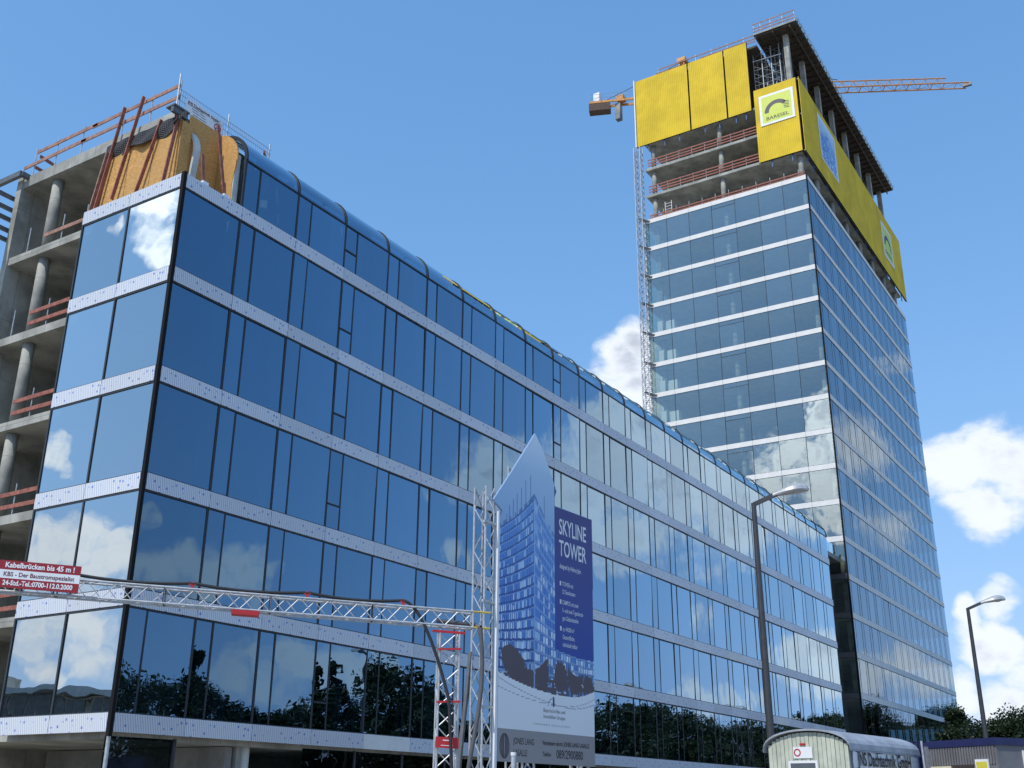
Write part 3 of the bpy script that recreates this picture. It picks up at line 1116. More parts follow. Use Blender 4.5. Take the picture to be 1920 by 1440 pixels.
# edge props with plastic netting
nt = MB()
rn = random.Random(2)
for i in range(150):
    x = 79.8 + i * .286
    h = rn.uniform(.25, .6)
    nt.beam((x, -.62, 84.7), (x + rn.uniform(-.1, .1), -.70 - rn.random() * .12, 84.8 + h), .035)
    if i:
        nt.beam((x, -.66, 84.95 + rn.uniform(-.1, .15)), (x - .3, -.68, 84.95 + rn.uniform(-.1, .15)), .03)
nt.build('edge_netting', mat('green_grey_netting', (.20, .24, .19), .8, 0, .3), DK, kind='stuff')
DR = thing('deck_guard_rail', (79.8, 3, 84.8), 'red railing of thin boards on the highest tower deck', 'railing')
for h in (.35, .75, 1.35):
    MB().beam((79.85, -.45, 84.84 + h), (79.85, 4.5, 84.84 + h), .04, .14).build('rail', TIMBER2, DR)
for y in (-.4, 1.0, 2.4, 3.6, 4.4):
    MB().tube((79.9, y, 84.8), (79.9, y, 86.25), .03, 6).build('post', GALV, DR)
DR2 = thing('deck_guard_rail', (80.6, 12, 84), 'long red railing along the roof edge above the three yellow screens', 'railing')
for h, a, b in ((1.5, 4.6, 16.9), (1.0, 4.6, 11.5), (1.0, 14, 17.2), (.65, 4.6, 14)):
    MB().beam((80.75, a, 83.95 + h), (80.75, b, 83.95 + h), .05, .14).build('rail', TIMBER2, DR2)
for y in (6, 8, 10, 12, 14.2, 16.9):
    MB().tube((80.8, y, 83.9), (80.8, y, 85.7), .035, 6).build('post', GALV, DR2)
# shoring scaffold in the open top storey
SH = thing('shoring_scaffold', (83.5, 3.5, ZS[3]), 'dense grey shoring scaffold standing in the open top storey behind the lettered screen', 'scaffold')
for iy, y in enumerate((2.3, 3.3, 4.4, 5.4)):
    for x in (82.0, 83.4, 84.8, 86.4):
        MB().tube((x, y, ZS[3]), (x, y, 84.2), .045, 6).build('standard', GALV, SH)
sb = MB()
for x in (82.0, 83.4, 84.8, 86.4):
    for z in (77.2, 78.3, 79.4, 80.4, 81.5, 82.6, 83.6):
        sb.tube((x, 2.3, z), (x, 5.4, z), .03, 5)
    for j in range(8):
        z = 75.9 + j * 1.02
        sb.tube((x, 2.3, z), (x, 3.8, z + 1.1), .025, 5)
        sb.tube((x, 5.4, z), (x, 3.8, z + 1.1), .025, 5)
        sb.tube((x, 3.8, z), (x, 5.4, z + 1.1), .025, 5)
for y in (2.3, 3.3, 4.4, 5.4):
    for z in (80.9, 82.1, 83.3):
        sb.tube((82, y, z), (86.4, y, z), .03, 5)
sb.build('braces', STEEL, SH, kind='stuff')
MB().tube((81.9, 2.1, 82.55), (81.9, 5.5, 82.75), .05, 6).build('ledger', WHITE, SH)
for i in range(2, 16):
    pass
# clutter of props along the open top storey, long side
PR = MB()
rp2 = random.Random(9)
for i in range(90):
    x = 82 + rp2.random() * 39
    y = 1.8 + rp2.random() * 3
    PR.tube((x, y, ZS[3]), (x, y, 84.3), .05, 5, caps=False)
PR.build('prop_forest', STEEL, kind='stuff', label='dark grey steel props standing close together under the tower roof deck', cat='props')
# tower guard rails
for j, z in enumerate((Z1 + FH * KT - .25, 68.6, 72.2)):
    lab = ['red timber guard rail on the tower slab right above the glass', 'red timber guard rail on the middle open tower slab', 'red timber guard rail on the upper open tower slab under the yellow screens'][j]
    g = thing('guard_rail', (TX + .15, 10, z), lab, 'railing', 'guard rails on the open tower slabs')
    for h in ((.35, .70, 1.1) if j else (.42, .75)):
        MB().beam((TX + .12, .5 if j == 0 else 5.0, z + h), (TX + .12, 18.9, z + h), .04, .15).build('rail', TIMBER, g)
    for i in range(12 if j == 0 else 9):
        y = (1.2 if j == 0 else 5.3) + i * 1.6
        if y < 19:
            MB().tube((TX + .17, y, z), (TX + .17, y, z + 1.25), .03, 6).build('post', GALV, g)
LD = thing('ladder', (TX + .4, 17, Z1 + FH * KT), 'small pale ladder leaning at the left corner of the open tower floor', 'ladder')
for y in (16.2, 17.0):
    MB().tube((TX + .3, y, 65.1), (TX + .3, y, 67.2), .04, 6).build('stile', WHITE, LD)
for i in range(5):
    MB().tube((TX + .3, 16.2, 65.4 + i * .38), (TX + .3, 17.0, 65.4 + i * .38), .03, 6).build('rung', WHITE, LD)


# ------------------------------------------------------------------ yellow protection screens
def screen(label, a, b, z0, z1, side, posts, ribs=True, group='yellow protection screens round the tower top'):
    """side 'x': faces -x, spans y a..b;  side 'y': faces -y, spans x a..b"""
    px = 80.60 if side == 'x' else TX
    py = .05
    P = (lambda s, d, z: (80.60 + d, s, z)) if side == 'x' else (lambda s, d, z: (s, .05 + d, z))
    t = thing('protection_screen', P((a + b) / 2, 0, z0), label, 'screen', group)
    mb = MB()
    n = int((b - a) / .235)
    st = (b - a - .08) / n
    prof_ = []
    for i in range(n):
        s = a + .04 + i * st
        prof_ += [(s, .03), (s + st * .16, .03), (s + st * .26, 0), (s + st * .76, 0), (s + st * .86, .03)]
    prof_.append((b - .04, .03))
    for (s0, d0), (s1, d1) in zip(prof_, prof_[1:]):
        q = [P(s0, d0, z0), P(s1, d1, z0), P(s1, d1, z1), P(s0, d0, z1)]
        mb.face(q if side == 'y' else q[::-1])
        q = [P(s0, d0 + .02, z0), P(s1, d1 + .02, z0), P(s1, d1 + .02, z1), P(s0, d0 + .02, z1)]
        mb.face(q[::-1] if side == 'y' else q)
    mb.build('sheet', YELLOW, t)
    fr = MB()
    for z in (z0 + .1, (z0 + z1) / 2, z1 - .2):
        fr.beam(P(a + .05, .16, z), P(b - .05, .16, z), .12)
    fr.build('frame', STEEL, t)
    MB().beam(P(a + .03, .02, z0), P(a + .03, .02, z1), .05, .12).build('edge_trim', BLACK if side == 'x' else YELLOW, t)
    MB().beam(P(a, .04, z0 - .02), P(b, .04, z0 - .02), .10, .04).build('bottom_trim', BLACK, t)
    for s in posts:
        MB().beam(P(s, .24, z0 - .85), P(s, .24, z0 + .3), .09).build('post', BLUE_POST, t)
    return t


screen('yellow corrugated screen at the left end of the upper three', 13.06, 20.0, 75.35, 84.75, 'x', (18.6, 16.5, 14.6))
screen('yellow corrugated screen in the middle of the upper three', 8.52, 13.0, 75.35, 84.75, 'x', (11.4, 9.6))
screen('narrow yellow corrugated screen at the right end of the upper three', 5.60, 8.46, 75.35, 84.75, 'x', (7.6, 6.4))
screen('lower yellow corner screen that carries the framed arch emblem sign', .30, 5.32, 68.28, 77.8, 'x', (3.9, 1.6))
screen('shaded yellow screen next to the tower corner, left of the blue picture', 80.66, 86.9, 68.2, 77.8, 'y', (82, 84))
screen('shaded yellow screen on the long side that carries the blue tower picture', 86.96, 98.45, 68.2, 77.8, 'y', (89, 93, 97))
screen('widest shaded yellow screen on the long side, without a sign', 98.5, 113.45, 68.2, 77.8, 'y', (101, 105, 109))
screen('shaded yellow screen at the far end of the long side with arch emblem', 113.5, 125.4, 68.2, 77.8, 'y', (115, 119, 123))
MB().box((80.45, 20.02, 75.3), (80.95, 20.14, 84.9)).build('edge_strip', WHITE, bpy.data.objects['protection_screen'])


def arch_sign(label, org, xd, s, cat='sign'):
    """square sign with white frame, lime field, dark arch, stripes and lettering; org = lower left corner"""
    x = Vector(xd).normalized()
    z = Vector((0, 0, 1))
    n = x.cross(z)
    o = Vector(org)
    t = thing('arch_sign', tuple(o), label, cat, 'arch emblem signs')
    P = lambda u, v, d: o + x * u * s + z * v * s + n * d
    b = MB()
    b.prism([(0, 0), (1, 0), (1, 1), (0, 1)], 0, .05, P)
    b.build('frame', WHITE, t)
    MB().prism([(.07, .07), (.93, .07), (.93, .93), (.07, .93)], .051, .055, P).build('field', LIME, t)
    a = ring(MB(), P(.50, .38, .056), x, z, .235 * s, .36 * s, 38, 180, 22)
    a.build('arch', mat('arch_grey', (.045, .045, .05), .5, 0, 0), t)
    st = MB()
    for i in range(5):
        v = .60 - i * .052
        st.prism([(.70, v), (.86, v - .035), (.86, v - .010), (.70, v + .025)], .056, .059, P)
    st.build('stripe', INK, t)
    text('BARESEL', .155 * s, INK, P(.5, .14, .056), x, z, t, xs=1.13, bold=.010 * s / 4, align='CENTER')
    return t


arch_sign('framed lime arch emblem sign on the yellow corner screen, in the sun', (80.58, 4.72, 72.75), (0, -1, 0), 3.95)
arch_sign('framed arch emblem sign on the shaded far end screen', (114.2, .03, 70.6), (1, 0, 0), 5.3)


# pictures made of small coloured cells
def picture(name, poly, fn, cell, org, xd, parent, off=.004):
    us = [p[0] for p in poly]
    vs = [p[1] for p in poly]
    x = Vector(xd).normalized()
    z = Vector((0, 0, 1))
    n = x.cross(z)
    o = Vector(org) + n * off
    nu, nv = int((max(us) - min(us)) / cell), int((max(vs) - min(vs)) / cell)

    def inside(u, v):
        c = False
        for (a, b), (d, e) in zip(poly, poly[1:] + poly[:1]):
            if (b > v) != (e > v) and u < (d - a) * (v - b) / (e - b) + a:
                c = not c
        return c
    vt, fc, cl = [], [], []
    for i in range(nu):
        for j in range(nv):
            u, v = min(us) + (i + .5) * cell, min(vs) + (j + .5) * cell
            if not inside(u, v):
                continue
            k = len(vt)
            h = cell / 2
            vt += [tuple(o + x * (u + a) + z * (v + b)) for a, b in ((-h, -h), (h, -h), (h, h), (-h, h))]
            fc.append((k, k + 1, k + 2, k + 3))
            cl.append(fn(u, v))
    me = bpy.data.meshes.new(name)
    me.from_pydata(vt, [], fc)
    ca = me.color_attributes.new('print', 'FLOAT_COLOR', 'CORNER')
    flat_ = []
    for c in cl:
        flat_ += [c[0], c[1], c[2], 1.] * 4
    ca.data.foreach_set('color', flat_)
    me.materials.append(PRINT)
    me.update()
    return place(name, me, parent)


def mixc(a, b, t):
    t = max(0., min(1., t))
    return tuple(p + (q - p) * t for p, q in zip(a, b))


def hsh(i, j):
    v = math.sin(i * 127.1 + j * 311.7) * 43758.5453
    return v - math.floor(v)


def tower_print(u, v):
    """drawn high-rise on a blue dusk sky"""
    if v < 3.44:
        return (.31, .29, .29)
    zc = 4.38 + .040 * (u - 3.05) ** 2 if u < 3.05 else 4.38 + .13 * (u - 3.05) ** 2
    if v < zc:
        line = abs(v - (zc - .20 - .05 * (u - 1.5))) < .012 or abs(v - (zc - .34 + .03 * u)) < .010
        return (.42, .45, .52) if line else mixc((.80, .81, .83), (.84, .85, .86), (v - 3.4) / 1.1)
    if u > 2.5 and v > 5.42 + .10 * max(0, 1.1 - abs(u - 2.6)):
        return mixc((.018, .062, .34), (.040, .042, .20), (v - 5.4) / 4)
    sky_ = mixc((.08, .24, .58), (.48, .66, .82), (v - 6.2) / 4.2)
    if v > 10.2:
        sky_ = mixc(sky_, (.74, .83, .90), (v - 10.2) / 1.0)
    cx = 1.55
    lft = u < cx
    q = abs(u - cx)
    sl_ = (.95 if lft else 1.25) * max(0, (v - 4.9)) / 4.6
    base = v + sl_ * q * 1.0
    apex = 9.45
    if base > apex:
        for fx, fh in ((1.58, 10.4), (1.38, 10.05), (1.16, 9.85), (.95, 9.6), (.76, 9.4), (.58, 9.2), (.42, 9.0), (.30, 8.75), (2.02, 9.6)):
            if abs(u - fx) < .014 and v < fh:
                return (.10, .20, .38)
        if 0 < base - apex < .12 and hsh(int(u * 14), 3) > .5:
            return (.12, .24, .48)
        return sky_
    fl = (apex - base) / .285
    fi, ff = int(fl), fl - int(fl)
    dusk = mixc((.22, .44, .78), (.025, .16, .60), (9.4 - v) / 2.6)
    if v < 6.2:
        dusk = mixc(dusk, (.05, .12, .33), (6.2 - v) / 1.2)
    if q < .018:
        return mixc(dusk, (.45, .62, .82), .5)
    if v < 5.2 + .25 * math.sin(u * 3.1):
        for cx_, cy_, rx, ry in ((.75, 4.95, .42, .5), (.35, 5.3, .22, .5), (1.9, 4.95, .30, .62), (2.75, 4.85, .32, .42), (3.45, 4.9, .38, .45), (4.1, 4.75, .25, .25), (1.2, 4.7, .5, .25)):
            if ((u - cx_) / rx) ** 2 + ((v - cy_) / ry) ** 2 < .75 + .5 * hsh(int(u * 30), int(v * 30)):
                return (.10, .075, .09)
    if v < 4.75 and hsh(int(u * 9), int(v * 9)) > .3:
        return (.10, .08, .10)
    lo = max(0., min(1., (8.2 - v) / 2.6))
    if ff < .22:
        return mixc(dusk, (.012, .055, .24), .75) if lft else mixc(dusk, (.40, .56, .76), .55)
    if ff < .34:
        return mixc(dusk, (.40, .60, .84), .45 if lft else .15)
    st_ = .082 if lft else .12
    wcol = int(u / st_)
    wu = u / st_ - wcol
    if wu < .20:
        return mixc(dusk, (.015, .07, .30), .5)
    h_ = hsh(wcol, fi + (0 if lft else 40))
    if h_ < .22 + .42 * lo:
        return mixc((.30, .52, .80), (.78, .88, .96), hsh(fi, wcol) * (.5 + .5 * lo))
    return mixc(dusk, (.12, .30, .66), h_ * .8)


pt = thing('tower_picture', (90.5, .03, 71), 'blue printed picture of a tower hung on the shaded yellow screens', 'picture')
MB().box((87.1, .025, 70.8), (93.8, .045, 77.0)).build('sheet', WHITE, pt)
picture('print', [(0, 0), (6.1, 0), (6.1, 5.7), (0, 5.7)], lambda u, v: tower_print(u * .44, 5.3 + v * .95) if u < 5.7 else (.45, .55, .65), .10, (87.4, .022, 71.05), (1, 0, 0), pt)

# ------------------------------------------------------------------ hoist mast at the tower corner
HM = thing('hoist_mast', (80.5, 20.0, 0), 'slim grey lattice hoist mast tied to the left edge of the tower', 'mast')
for j in range(25):
    b = MB()
    lattice(b, (80.0, 19.45, j * 3.0), (80.0, 19.45, j * 3.0 + 3.0), (.8, 0, 0), (0, .78, 0), .05, .032, .75, 5, 4, rungs=True)
    b.build('mast_section', GALV, HM)
for k in range(0, 13):
    z = Z1 + FH * k - .2
    MB().beam((80.1, 20.0, z + .25), (80.85, 18.9, z - .1), .16, .16).build('tie', STEEL, HM)
    MB().beam((80.8, 20.1, z + .3), (81.0, 19.2, z - .1), .12, .12).build('tie', STEEL, HM)

# ------------------------------------------------------------------ tower crane
CR = thing('tower_crane', (95, 19.3, 80), 'orange tower crane with a long lattice jib standing behind the tower top', 'crane')
c0 = Vector((95, 19.36, 91.4))
tip = Vector((112.5, -13.6, 91.4))
ctr = Vector((90.2, 31.4, 91.4))
jd = (tip - c0)
jl = jd.length
jd.normalize()
sd = jd.cross(Vector((0, 0, 1))).normalized()
jib = MB()
for s in (-.65, .65):
    jib.tube(c0 + sd * s, tip + sd * s, .09, 6)
jib.tube(c0 + Vector((0, 0, 1.6)), tip - jd * 2.6 + Vector((0, 0, 1.25)), .085, 6)
jib.build('jib_chord', CRANE, CR)
jb = MB()
NJ = 24
for i in range(NJ):
    a, b = c0 + jd * jl * i / NJ, c0 + jd * jl * (i + 1) / NJ
    jb.tube(a + sd * .65, a - sd * .65, .05, 5)
    jb.tube(a + sd * (.65 if i % 2 else -.65), b - sd * (.65 if i % 2 else -.65), .03, 4)
    if i < NJ - 2:
        m_ = (a + b) / 2 + Vector((0, 0, 1.5 - .012 * i))
        for s in (-.65, .65):
            jb.tube(a + sd * s, m_, .035, 4)
            jb.tube(b + sd * s, m_, .035, 4)
jb.build('jib_lacing', CRANE, CR, kind='stuff')
MB().box((-.25, -.55, -.15), (.15, .55, .30)).build('jib_end', STEEL, CR).location = tip
cj = MB()
for s in (-.6, .6):
    cj.beam(c0 + sd * s, ctr + sd * s, .16, .32)
cj.build('counter_jib', CRANE, CR)
MB().beam(ctr + Vector((0, 0, -.75)), ctr - (ctr - c0).normalized() * 2.9 + Vector((0, 0, -.75)), 1.3, 1.1).build('ballast', mat('brown_ballast', (.10, .065, .05), .8, 0, .2), CR)
kb = ctr - (ctr - c0).normalized() * 4.0
MB().beam(kb + Vector((0, 0, -.3)), kb + Vector((0, 0, -2.0)), .75, .8).build('counterweight', CONC, CR)
MB().beam(kb + Vector((0, 0, -2.0)), kb + Vector((0, 0, -2.8)), .72, .78).build('counterweight', STEEL, CR)
MB().box((-.45, -.45, 0), (.45, .45, 1.5)).build('winch_cabinet', WHITE, CR).location = ctr - (ctr - c0).normalized() * 1.2 + Vector((0, 0, .15))
MB().box((-.5, -.5, 0), (.5, .5, .8)).build('winch', CRANE, CR).location = ctr - (ctr - c0).normalized() * 4.4 + Vector((0, 0, .15))
hr = MB()
for s in (-.75, .75):
    for h in (.6, 1.15):
        hr.tube(ctr + sd * s + Vector((0, 0, h)), ctr - (ctr - c0).normalized() * 6.4 + sd * s + Vector((0, 0, h)), .025, 4)
    for i in range(5):
        p = ctr - (ctr - c0).normalized() * 1.6 * i + sd * s
        hr.tube(p, p + Vector((0, 0, 1.2)), .025, 4)
hr.build('handrail', GALV, CR)
ap = c0 + Vector((0, 0, 5.6))
af = MB()
for a in (-.7, .7):
    for b in (-.7, .7):
        af.tube(c0 + Vector((a, b, 0)), ap + Vector((a * .4, b * .4, 0)), .08, 6)
for i in range(4):
    z0, z1 = i / 4, (i + 1) / 4
    for a in (-1, 1):
        s0, s1 = .7 - .42 * z0, .7 - .42 * z1
        af.tube(c0 + Vector((a * s0, -s0, 5.6 * z0)), c0 + Vector((a * s1, s1, 5.6 * z1)), .05, 4)
        af.tube(c0 + Vector((-s0, a * s0, 5.6 * z0)), c0 + Vector((s1, a * s1, 5.6 * z1)), .05, 4)
af.build('tower_head', CRANE, CR)
MB().box((-.6, -.6, -.2), (.6, .6, .35)).build('head_platform', CRANE, CR).location = ap
pdn = MB()
pdn.tube(ap, c0 + jd * jl * .55 + Vector((0, 0, 1.65)), .05, 5)
pdn.tube(ap, ctr - (ctr - c0).normalized() * 1.5 + Vector((0, 0, .2)), .04, 5)
pdn.tube(c0 + jd * jl * .12 + Vector((0, 0, -.9)), tip - jd * 5 + Vector((0, 0, -.2)), .02, 4)
pdn.build('stay', CABLE, CR)
mst = MB()
lattice(mst, (94.2, 18.5, 78), (94.2, 18.5, 91), (1.6, 0, 0), (0, 1.6, 0), .1, .05, 1.6, 6, 4)
mst.build('mast', CRANE, CR)


# ------------------------------------------------------------------ cable bridge
KB = thing('cable_bridge', (-1.4, -13.2, 0), 'long aluminium lattice cable bridge crossing in front of the glass corner', 'cable bridge')
ta = Vector((-8.9, -5.4, 5.80))
tb = Vector((-1.42, -13.48, 5.35))
td = (tb - ta).normalized()
hz = Vector((td.y, -td.x, 0)).normalized()      # towards the camera side
back_ = -hz * .34
upv = Vector((0, 0, .345))
nsec = 5
for s in range(nsec):
    b = MB()
    p, q = ta.lerp(tb, s / nsec), ta.lerp(tb, (s + 1) / nsec)
    lattice(b, p, q, back_, upv, .024, .011, .30, 7, 5)
    for e in (p, q):
        for c in ((Vector(), back_), (back_, back_ + upv), (back_ + upv, upv), (upv, Vector())):
            b.tube(e + c[0], e + c[1], .018, 6)
    b.build('truss_section', GALV, KB)
for o_ in (Vector(), upv):
    MB().tube(tb + o_, tb + o_ + td * .38, .022, 8).build('chord_end', mat('yellow_end_paint', (.55, .42, .05), .5, 0, .1), KB)
for t_ in (.22, .45, .67, .86):
    p = ta.lerp(tb, t_) + upv + back_ * .3
    b = MB()
    b.box((-.03, -.03, 0), (.03, .03, .16))
    b.box((-.08, -.03, .10), (.08, .03, .13))
    o_ = b.build('cable_clamp', RED, KB)
    o_.location = p
    o_.rotation_euler = (0, 0, math.atan2(td.y, td.x))
p = ta.lerp(tb, .555)
b = MB()
b.beam(p - td * .28 + Vector((0, 0, -.10)), p + td * .28 + Vector((0, 0, -.10)), .30, .06)
b.beam(p - td * .3 + Vector((0, 0, -.05)), p + td * .3 + Vector((0, 0, -.05)), .06, .06)
b.build('junction_tray', RED, KB)
# support tower
fx = td * .43
fy = -hz * .40
st0 = tb - td * .72 + Vector((0, 0, 0))
base = Vector((st0.x, st0.y, 0))
b = MB()
lattice(b, base, base + Vector((0, 0, 5.28)), fx, fy, .026, .013, .42, 7, 5)
b.build('support_tower', GALV, KB)
for z, m_ in ((4.85, RED), (3.75, RED)):
    MB().beam(base + Vector((0, 0, z)) - fx * .1 - fy * .15, base + fx * 1.1 - fy * .15 + Vector((0, 0, z + .04)), .04, .04).build('cross_bar', m_, KB)
MB().beam(base + Vector((0, 0, 5.24)) - fx * .4, base + fx * 1.3 + Vector((0, 0, 5.24)), .05, .05).build('cross_bar', RED, KB)
# sign on the truss
sg = thing('bridge_sign', tuple(ta.lerp(tb, .14)), 'red and white lettered sign board mounted on the cable bridge', 'sign')
so_ = Vector((-8.27, -6.36, 5.78)) + hz * .06
sx = Vector((td.x, td.y, -.045)).normalized()
sz = Vector((0, 0, 1))
SL, SHT = 1.60, .555
P = lambda u, v, d: so_ + sx * u + sz * v + hz * d
for i, (v0, v1, m_) in enumerate(((0, .19, DKRED), (.19, .365, WHITE), (.365, .555, DKRED))):
    MB().prism([(0, v0), (SL, v0), (SL, v1), (0, v1)], 0, .03, P).build('stripe_panel', m_, sg)
text('Kabelbrücken bis 45 m !', .150, INKW, P(SL / 2, .415, .031), sx, sz, sg, xs=.93, bold=.004, align='CENTER')
text('KBS - Der Baustromspezialist', .125, INKP, P(SL / 2, .235, .031), sx, sz, sg, xs=.93, bold=.002, align='CENTER')
text('24-Std.-Tel.:0700-112.0.2000', .138, INKW, P(SL / 2, .055, .031), sx, sz, sg, xs=.85, bold=.004, align='CENTER')
# cables
cab = MB()
pts = []
for i in range(61):
    s = i / 60
    ks = (.0, .22, .45, .67, .86)
    for a, c in zip(ks, ks[1:]):
        if a <= s * .86 <= c + 1e-6:
            f = (s * .86 - a) / (c - a)
            pts.append(ta.lerp(tb, s * .86) + upv + back_ * .3 + Vector((0, 0, .14 - .30 * f * (1 - f))))
            break
e0 = pts[-1]
for f in range(1, 25):
    s = f / 24
    e = base + fx * (.2 + .9 * s) + hz * (.05 + .2 * s) + Vector((0, 0, 5.6 - 5.5 * s))
    pts.append(e0.lerp(e, min(1, s * 3)) + Vector((0, 0, .06 * math.sin(s * 6))))
cab.path(pts, .036, 7)
cab.build('power_cable', CABLE, smooth=True, label='thick black power cable sagging along the cable bridge and down its support', cat='cable')
cab = MB()
pts = [base + fx * .2 + upv * 15.5 + Vector((0, 0, .05))]
pts = []
for i in range(40):
    s = i / 39
    if s < .12:
        pts.append(tb - td * (.8 - 8 * s) - hz * .1 + Vector((0, 0, .10 - .3 * s)))
    else:
        q_ = (s - .12) / .88
        pts.append(tb + td * (.16 + .10 * math.sin(q_ * 7) - .22 * q_) + hz * .02 + Vector((0, 0, .06 - 5.3 * q_)))
cab.path(pts, .048, 8)
cab.build('power_cable', mat('grey_hose', (.10, .10, .105), .55, 0, .12), smooth=True, label='thick grey hose curving down beside the cable bridge support', cat='cable')
rs = thing('red_sign', tuple(base + Vector((0, 0, 2.2))), 'small red sign plate low on the cable bridge support', 'sign')
P2 = lambda u, v, d: base + td * u + Vector((0, 0, v)) + hz * d
MB().prism([(-.03, 2.83), (.46, 2.83), (.46, 3.05), (-.03, 3.05)], .035, .05, P2).build('plate', RED, rs)
MB().prism([(.12, 2.975), (.29, 2.975), (.29, 2.995), (.12, 2.995)], .0505, .052, P2).build('text_line', INKW, rs)
MB().prism([(.08, 2.875), (.33, 2.875), (.33, 2.888), (.08, 2.888)], .0505, .052, P2).build('text_line', INKW, rs)

# ------------------------------------------------------------------ billboard
AN = R(-4)
bx = Vector((math.cos(AN), math.sin(AN), 0))
bn = Vector((math.sin(AN), -math.cos(AN), 0))     # towards the viewer
BO = Vector((1.41, -12.31, 0))
BB = thing('billboard', (1.41, -12.31, 0), 'tall printed billboard with a pointed tower picture and blue text panel', 'billboard')
PB = lambda u, v, d: BO + bx * u + Vector((0, 0, v)) + bn * d
outline = [(0, 2.68), (4.38, 2.68), (4.44, 9.44), (2.5, 9.44), (2.5, 9.65), (2.61, 9.86), (2.42, 10.2), (2.0, 10.85), (1.59, 11.29), (1.25, 10.85), (.55, 9.98), (-.24, 9.03), (-.20, 8.96), (.11, 8.80), (.02, 8.6)]
MB().prism(outline, -.06, -.002, PB).build('board', mat('board_blue', (.25, .38, .55), .5, 0, .05), BB)
picture('printed_picture', outline, tower_print, .028, tuple(BO), tuple(bx), BB, off=.0)
BT = lambda *a, **k: text(*a, bx, (0, 0, 1), BB, **k)
BT('SKYLINE', .62, INKW, PB(2.72, 8.70, 0), xs=.60, bold=.008)
BT('TOWER', .62, INKW, PB(2.72, 8.10, 0), xs=.62, bold=.008)
BT('designed by Helmut Jahn', .185, INKW, PB(2.74, 7.75, 0), xs=.58, bold=.002)
for i, (tline, zz) in enumerate((('TOWER mit', 7.28), ('23 Geschossen', 7.07), ('CAMPUS mit zwei', 6.78), ('5- und zwei 7-geschossi-', 6.57), ('gen Gebäudeteilen', 6.36), ('ca. 44.000 m²', 6.07), ('Gesamtfläche,', 5.86), ('individuell teilbar', 5.66))):
    BT(tline, .17, INKW, PB(2.86, zz, 0), xs=.62, bold=.001)
    if i in (0, 2, 5):
        MB().prism([(2.74, zz), (2.81, zz), (2.81, zz + .12), (2.74, zz + .12)], .002, .004, PB).build('bullet', INKW, BB)
BT('Bayerische Bau und', .135, INKG, PB(2.45, 3.93, 0), xs=.95, align='CENTER')
BT('Immobilien Gruppe', .135, INKG, PB(2.45, 3.78, 0), xs=.95, align='CENTER')
BT('K O M M A N D I T   G E S E L L S C H A F T', .055, INKG, PB(2.35, 3.60, 0), xs=1.6, align='CENTER')
lg = MB()
ring(lg, PB(2.36, 4.08, 0), bx, (0, 0, 1), .19, .205, 90, 180, 12)
lg.prism([(2.38, 4.08), (2.43, 4.08), (2.43, 4.33), (2.38, 4.33)], .002, .004, PB)
lg.prism([(2.44, 4.08), (2.455, 4.08), (2.455, 4.31), (2.44, 4.31)], .002, .004, PB)
lg.build('logo', mat('navy_ink', (.03, .04, .16), .5, 0, 0), BB)
lg = MB()
for i, a in enumerate((.20, .15, .10, .05)):
    pts = [(math.cos(R(t)) * a, math.sin(R(t)) * .29) for t in range(0, 360, 12)]
    pi_ = [(u * (1 - .028 / a), v * .985) for u, v in pts]
    for j in range(30):
        k = (j + 1) % 30
        lg.face([PB(.30 + q[0], 3.04 + q[1], .003) for q in (pts[j], pts[k], pi_[k], pi_[j])][::-1])
lg.build('logo', INK, BB)
BT('JONES LANG', .215, INK, PB(.66, 3.10, 0), xs=.72, bold=.001)
BT('LASALLE', .215, INK, PB(.66, 2.83, 0), xs=.72, bold=.001)
BT('Vermietung durch: JONES LANG LASALLE', .155, INK, PB(1.90, 3.13, 0), xs=.80, bold=.003)
BT('Telefon', .155, INK, PB(1.90, 2.86, 0), xs=.80, bold=.002)
BT('089/2900880', .30, INK, PB(2.52, 2.83, 0), xs=.80, bold=.003)
# its lattice masts
for nm, u0, top in (('lattice_mast', -.44, 9.35), ('lattice_mast', 3.9, 8.9)):
    b = MB()
    p0 = PB(u0, 0, -.12)
    lattice(b, p0, p0 + Vector((0, 0, top)), bx * .36, -bn * .36, .028, .016, .55, 7, 5)
    b.build(nm, GALV, BB)
b = MB()
lattice(b, PB(1.2, 0, -.12), PB(1.2, 10.35, -.12), bx * .5, -bn * .5, .030, .018, .62, 7, 5)
b.build('lattice_mast', GALV, BB)
MB().prism([(-.10, 2.5), (-.005, 2.5), (.02, 8.75), (-.055, 8.75)], -.08, .0, PB).build('edge_pole', WHITE, BB)
for z in (3.9, 6.4, 8.4, 2.2):
    MB().beam(PB(-.55, z, -.09), PB(4.4, z, -.09), .06, .06).build('cross_tube', GALV, BB)
MB().beam(PB(-.75, 0, -.8), PB(-.45, 5.2, -.5), .08, .08).build('raking_tube', STEEL, BB)
MB().beam(PB(-.1, 0, -1.6), PB(-.45, 4.6, -.5), .07, .07).build('raking_tube', STEEL, BB)
po = thing('standpipe', (-2.9, -15.9, 0), 'short pale grey pipe with a cap in front of the billboard foot', 'pipe')


pp = Vector((-2.67, -15.34, 2.67))
po.location = (pp.x, pp.y, 0)
ROOTLOC[po.name] = Vector(po.location)
MB().tube((pp.x, pp.y, 0), (pp.x, pp.y, pp.z - .06), .045, 10).build('pipe', GALV, po, smooth=False)
MB().tube((pp.x, pp.y, pp.z - .06), (pp.x, pp.y, pp.z), .055, 10).build('cap', WHITE, po)


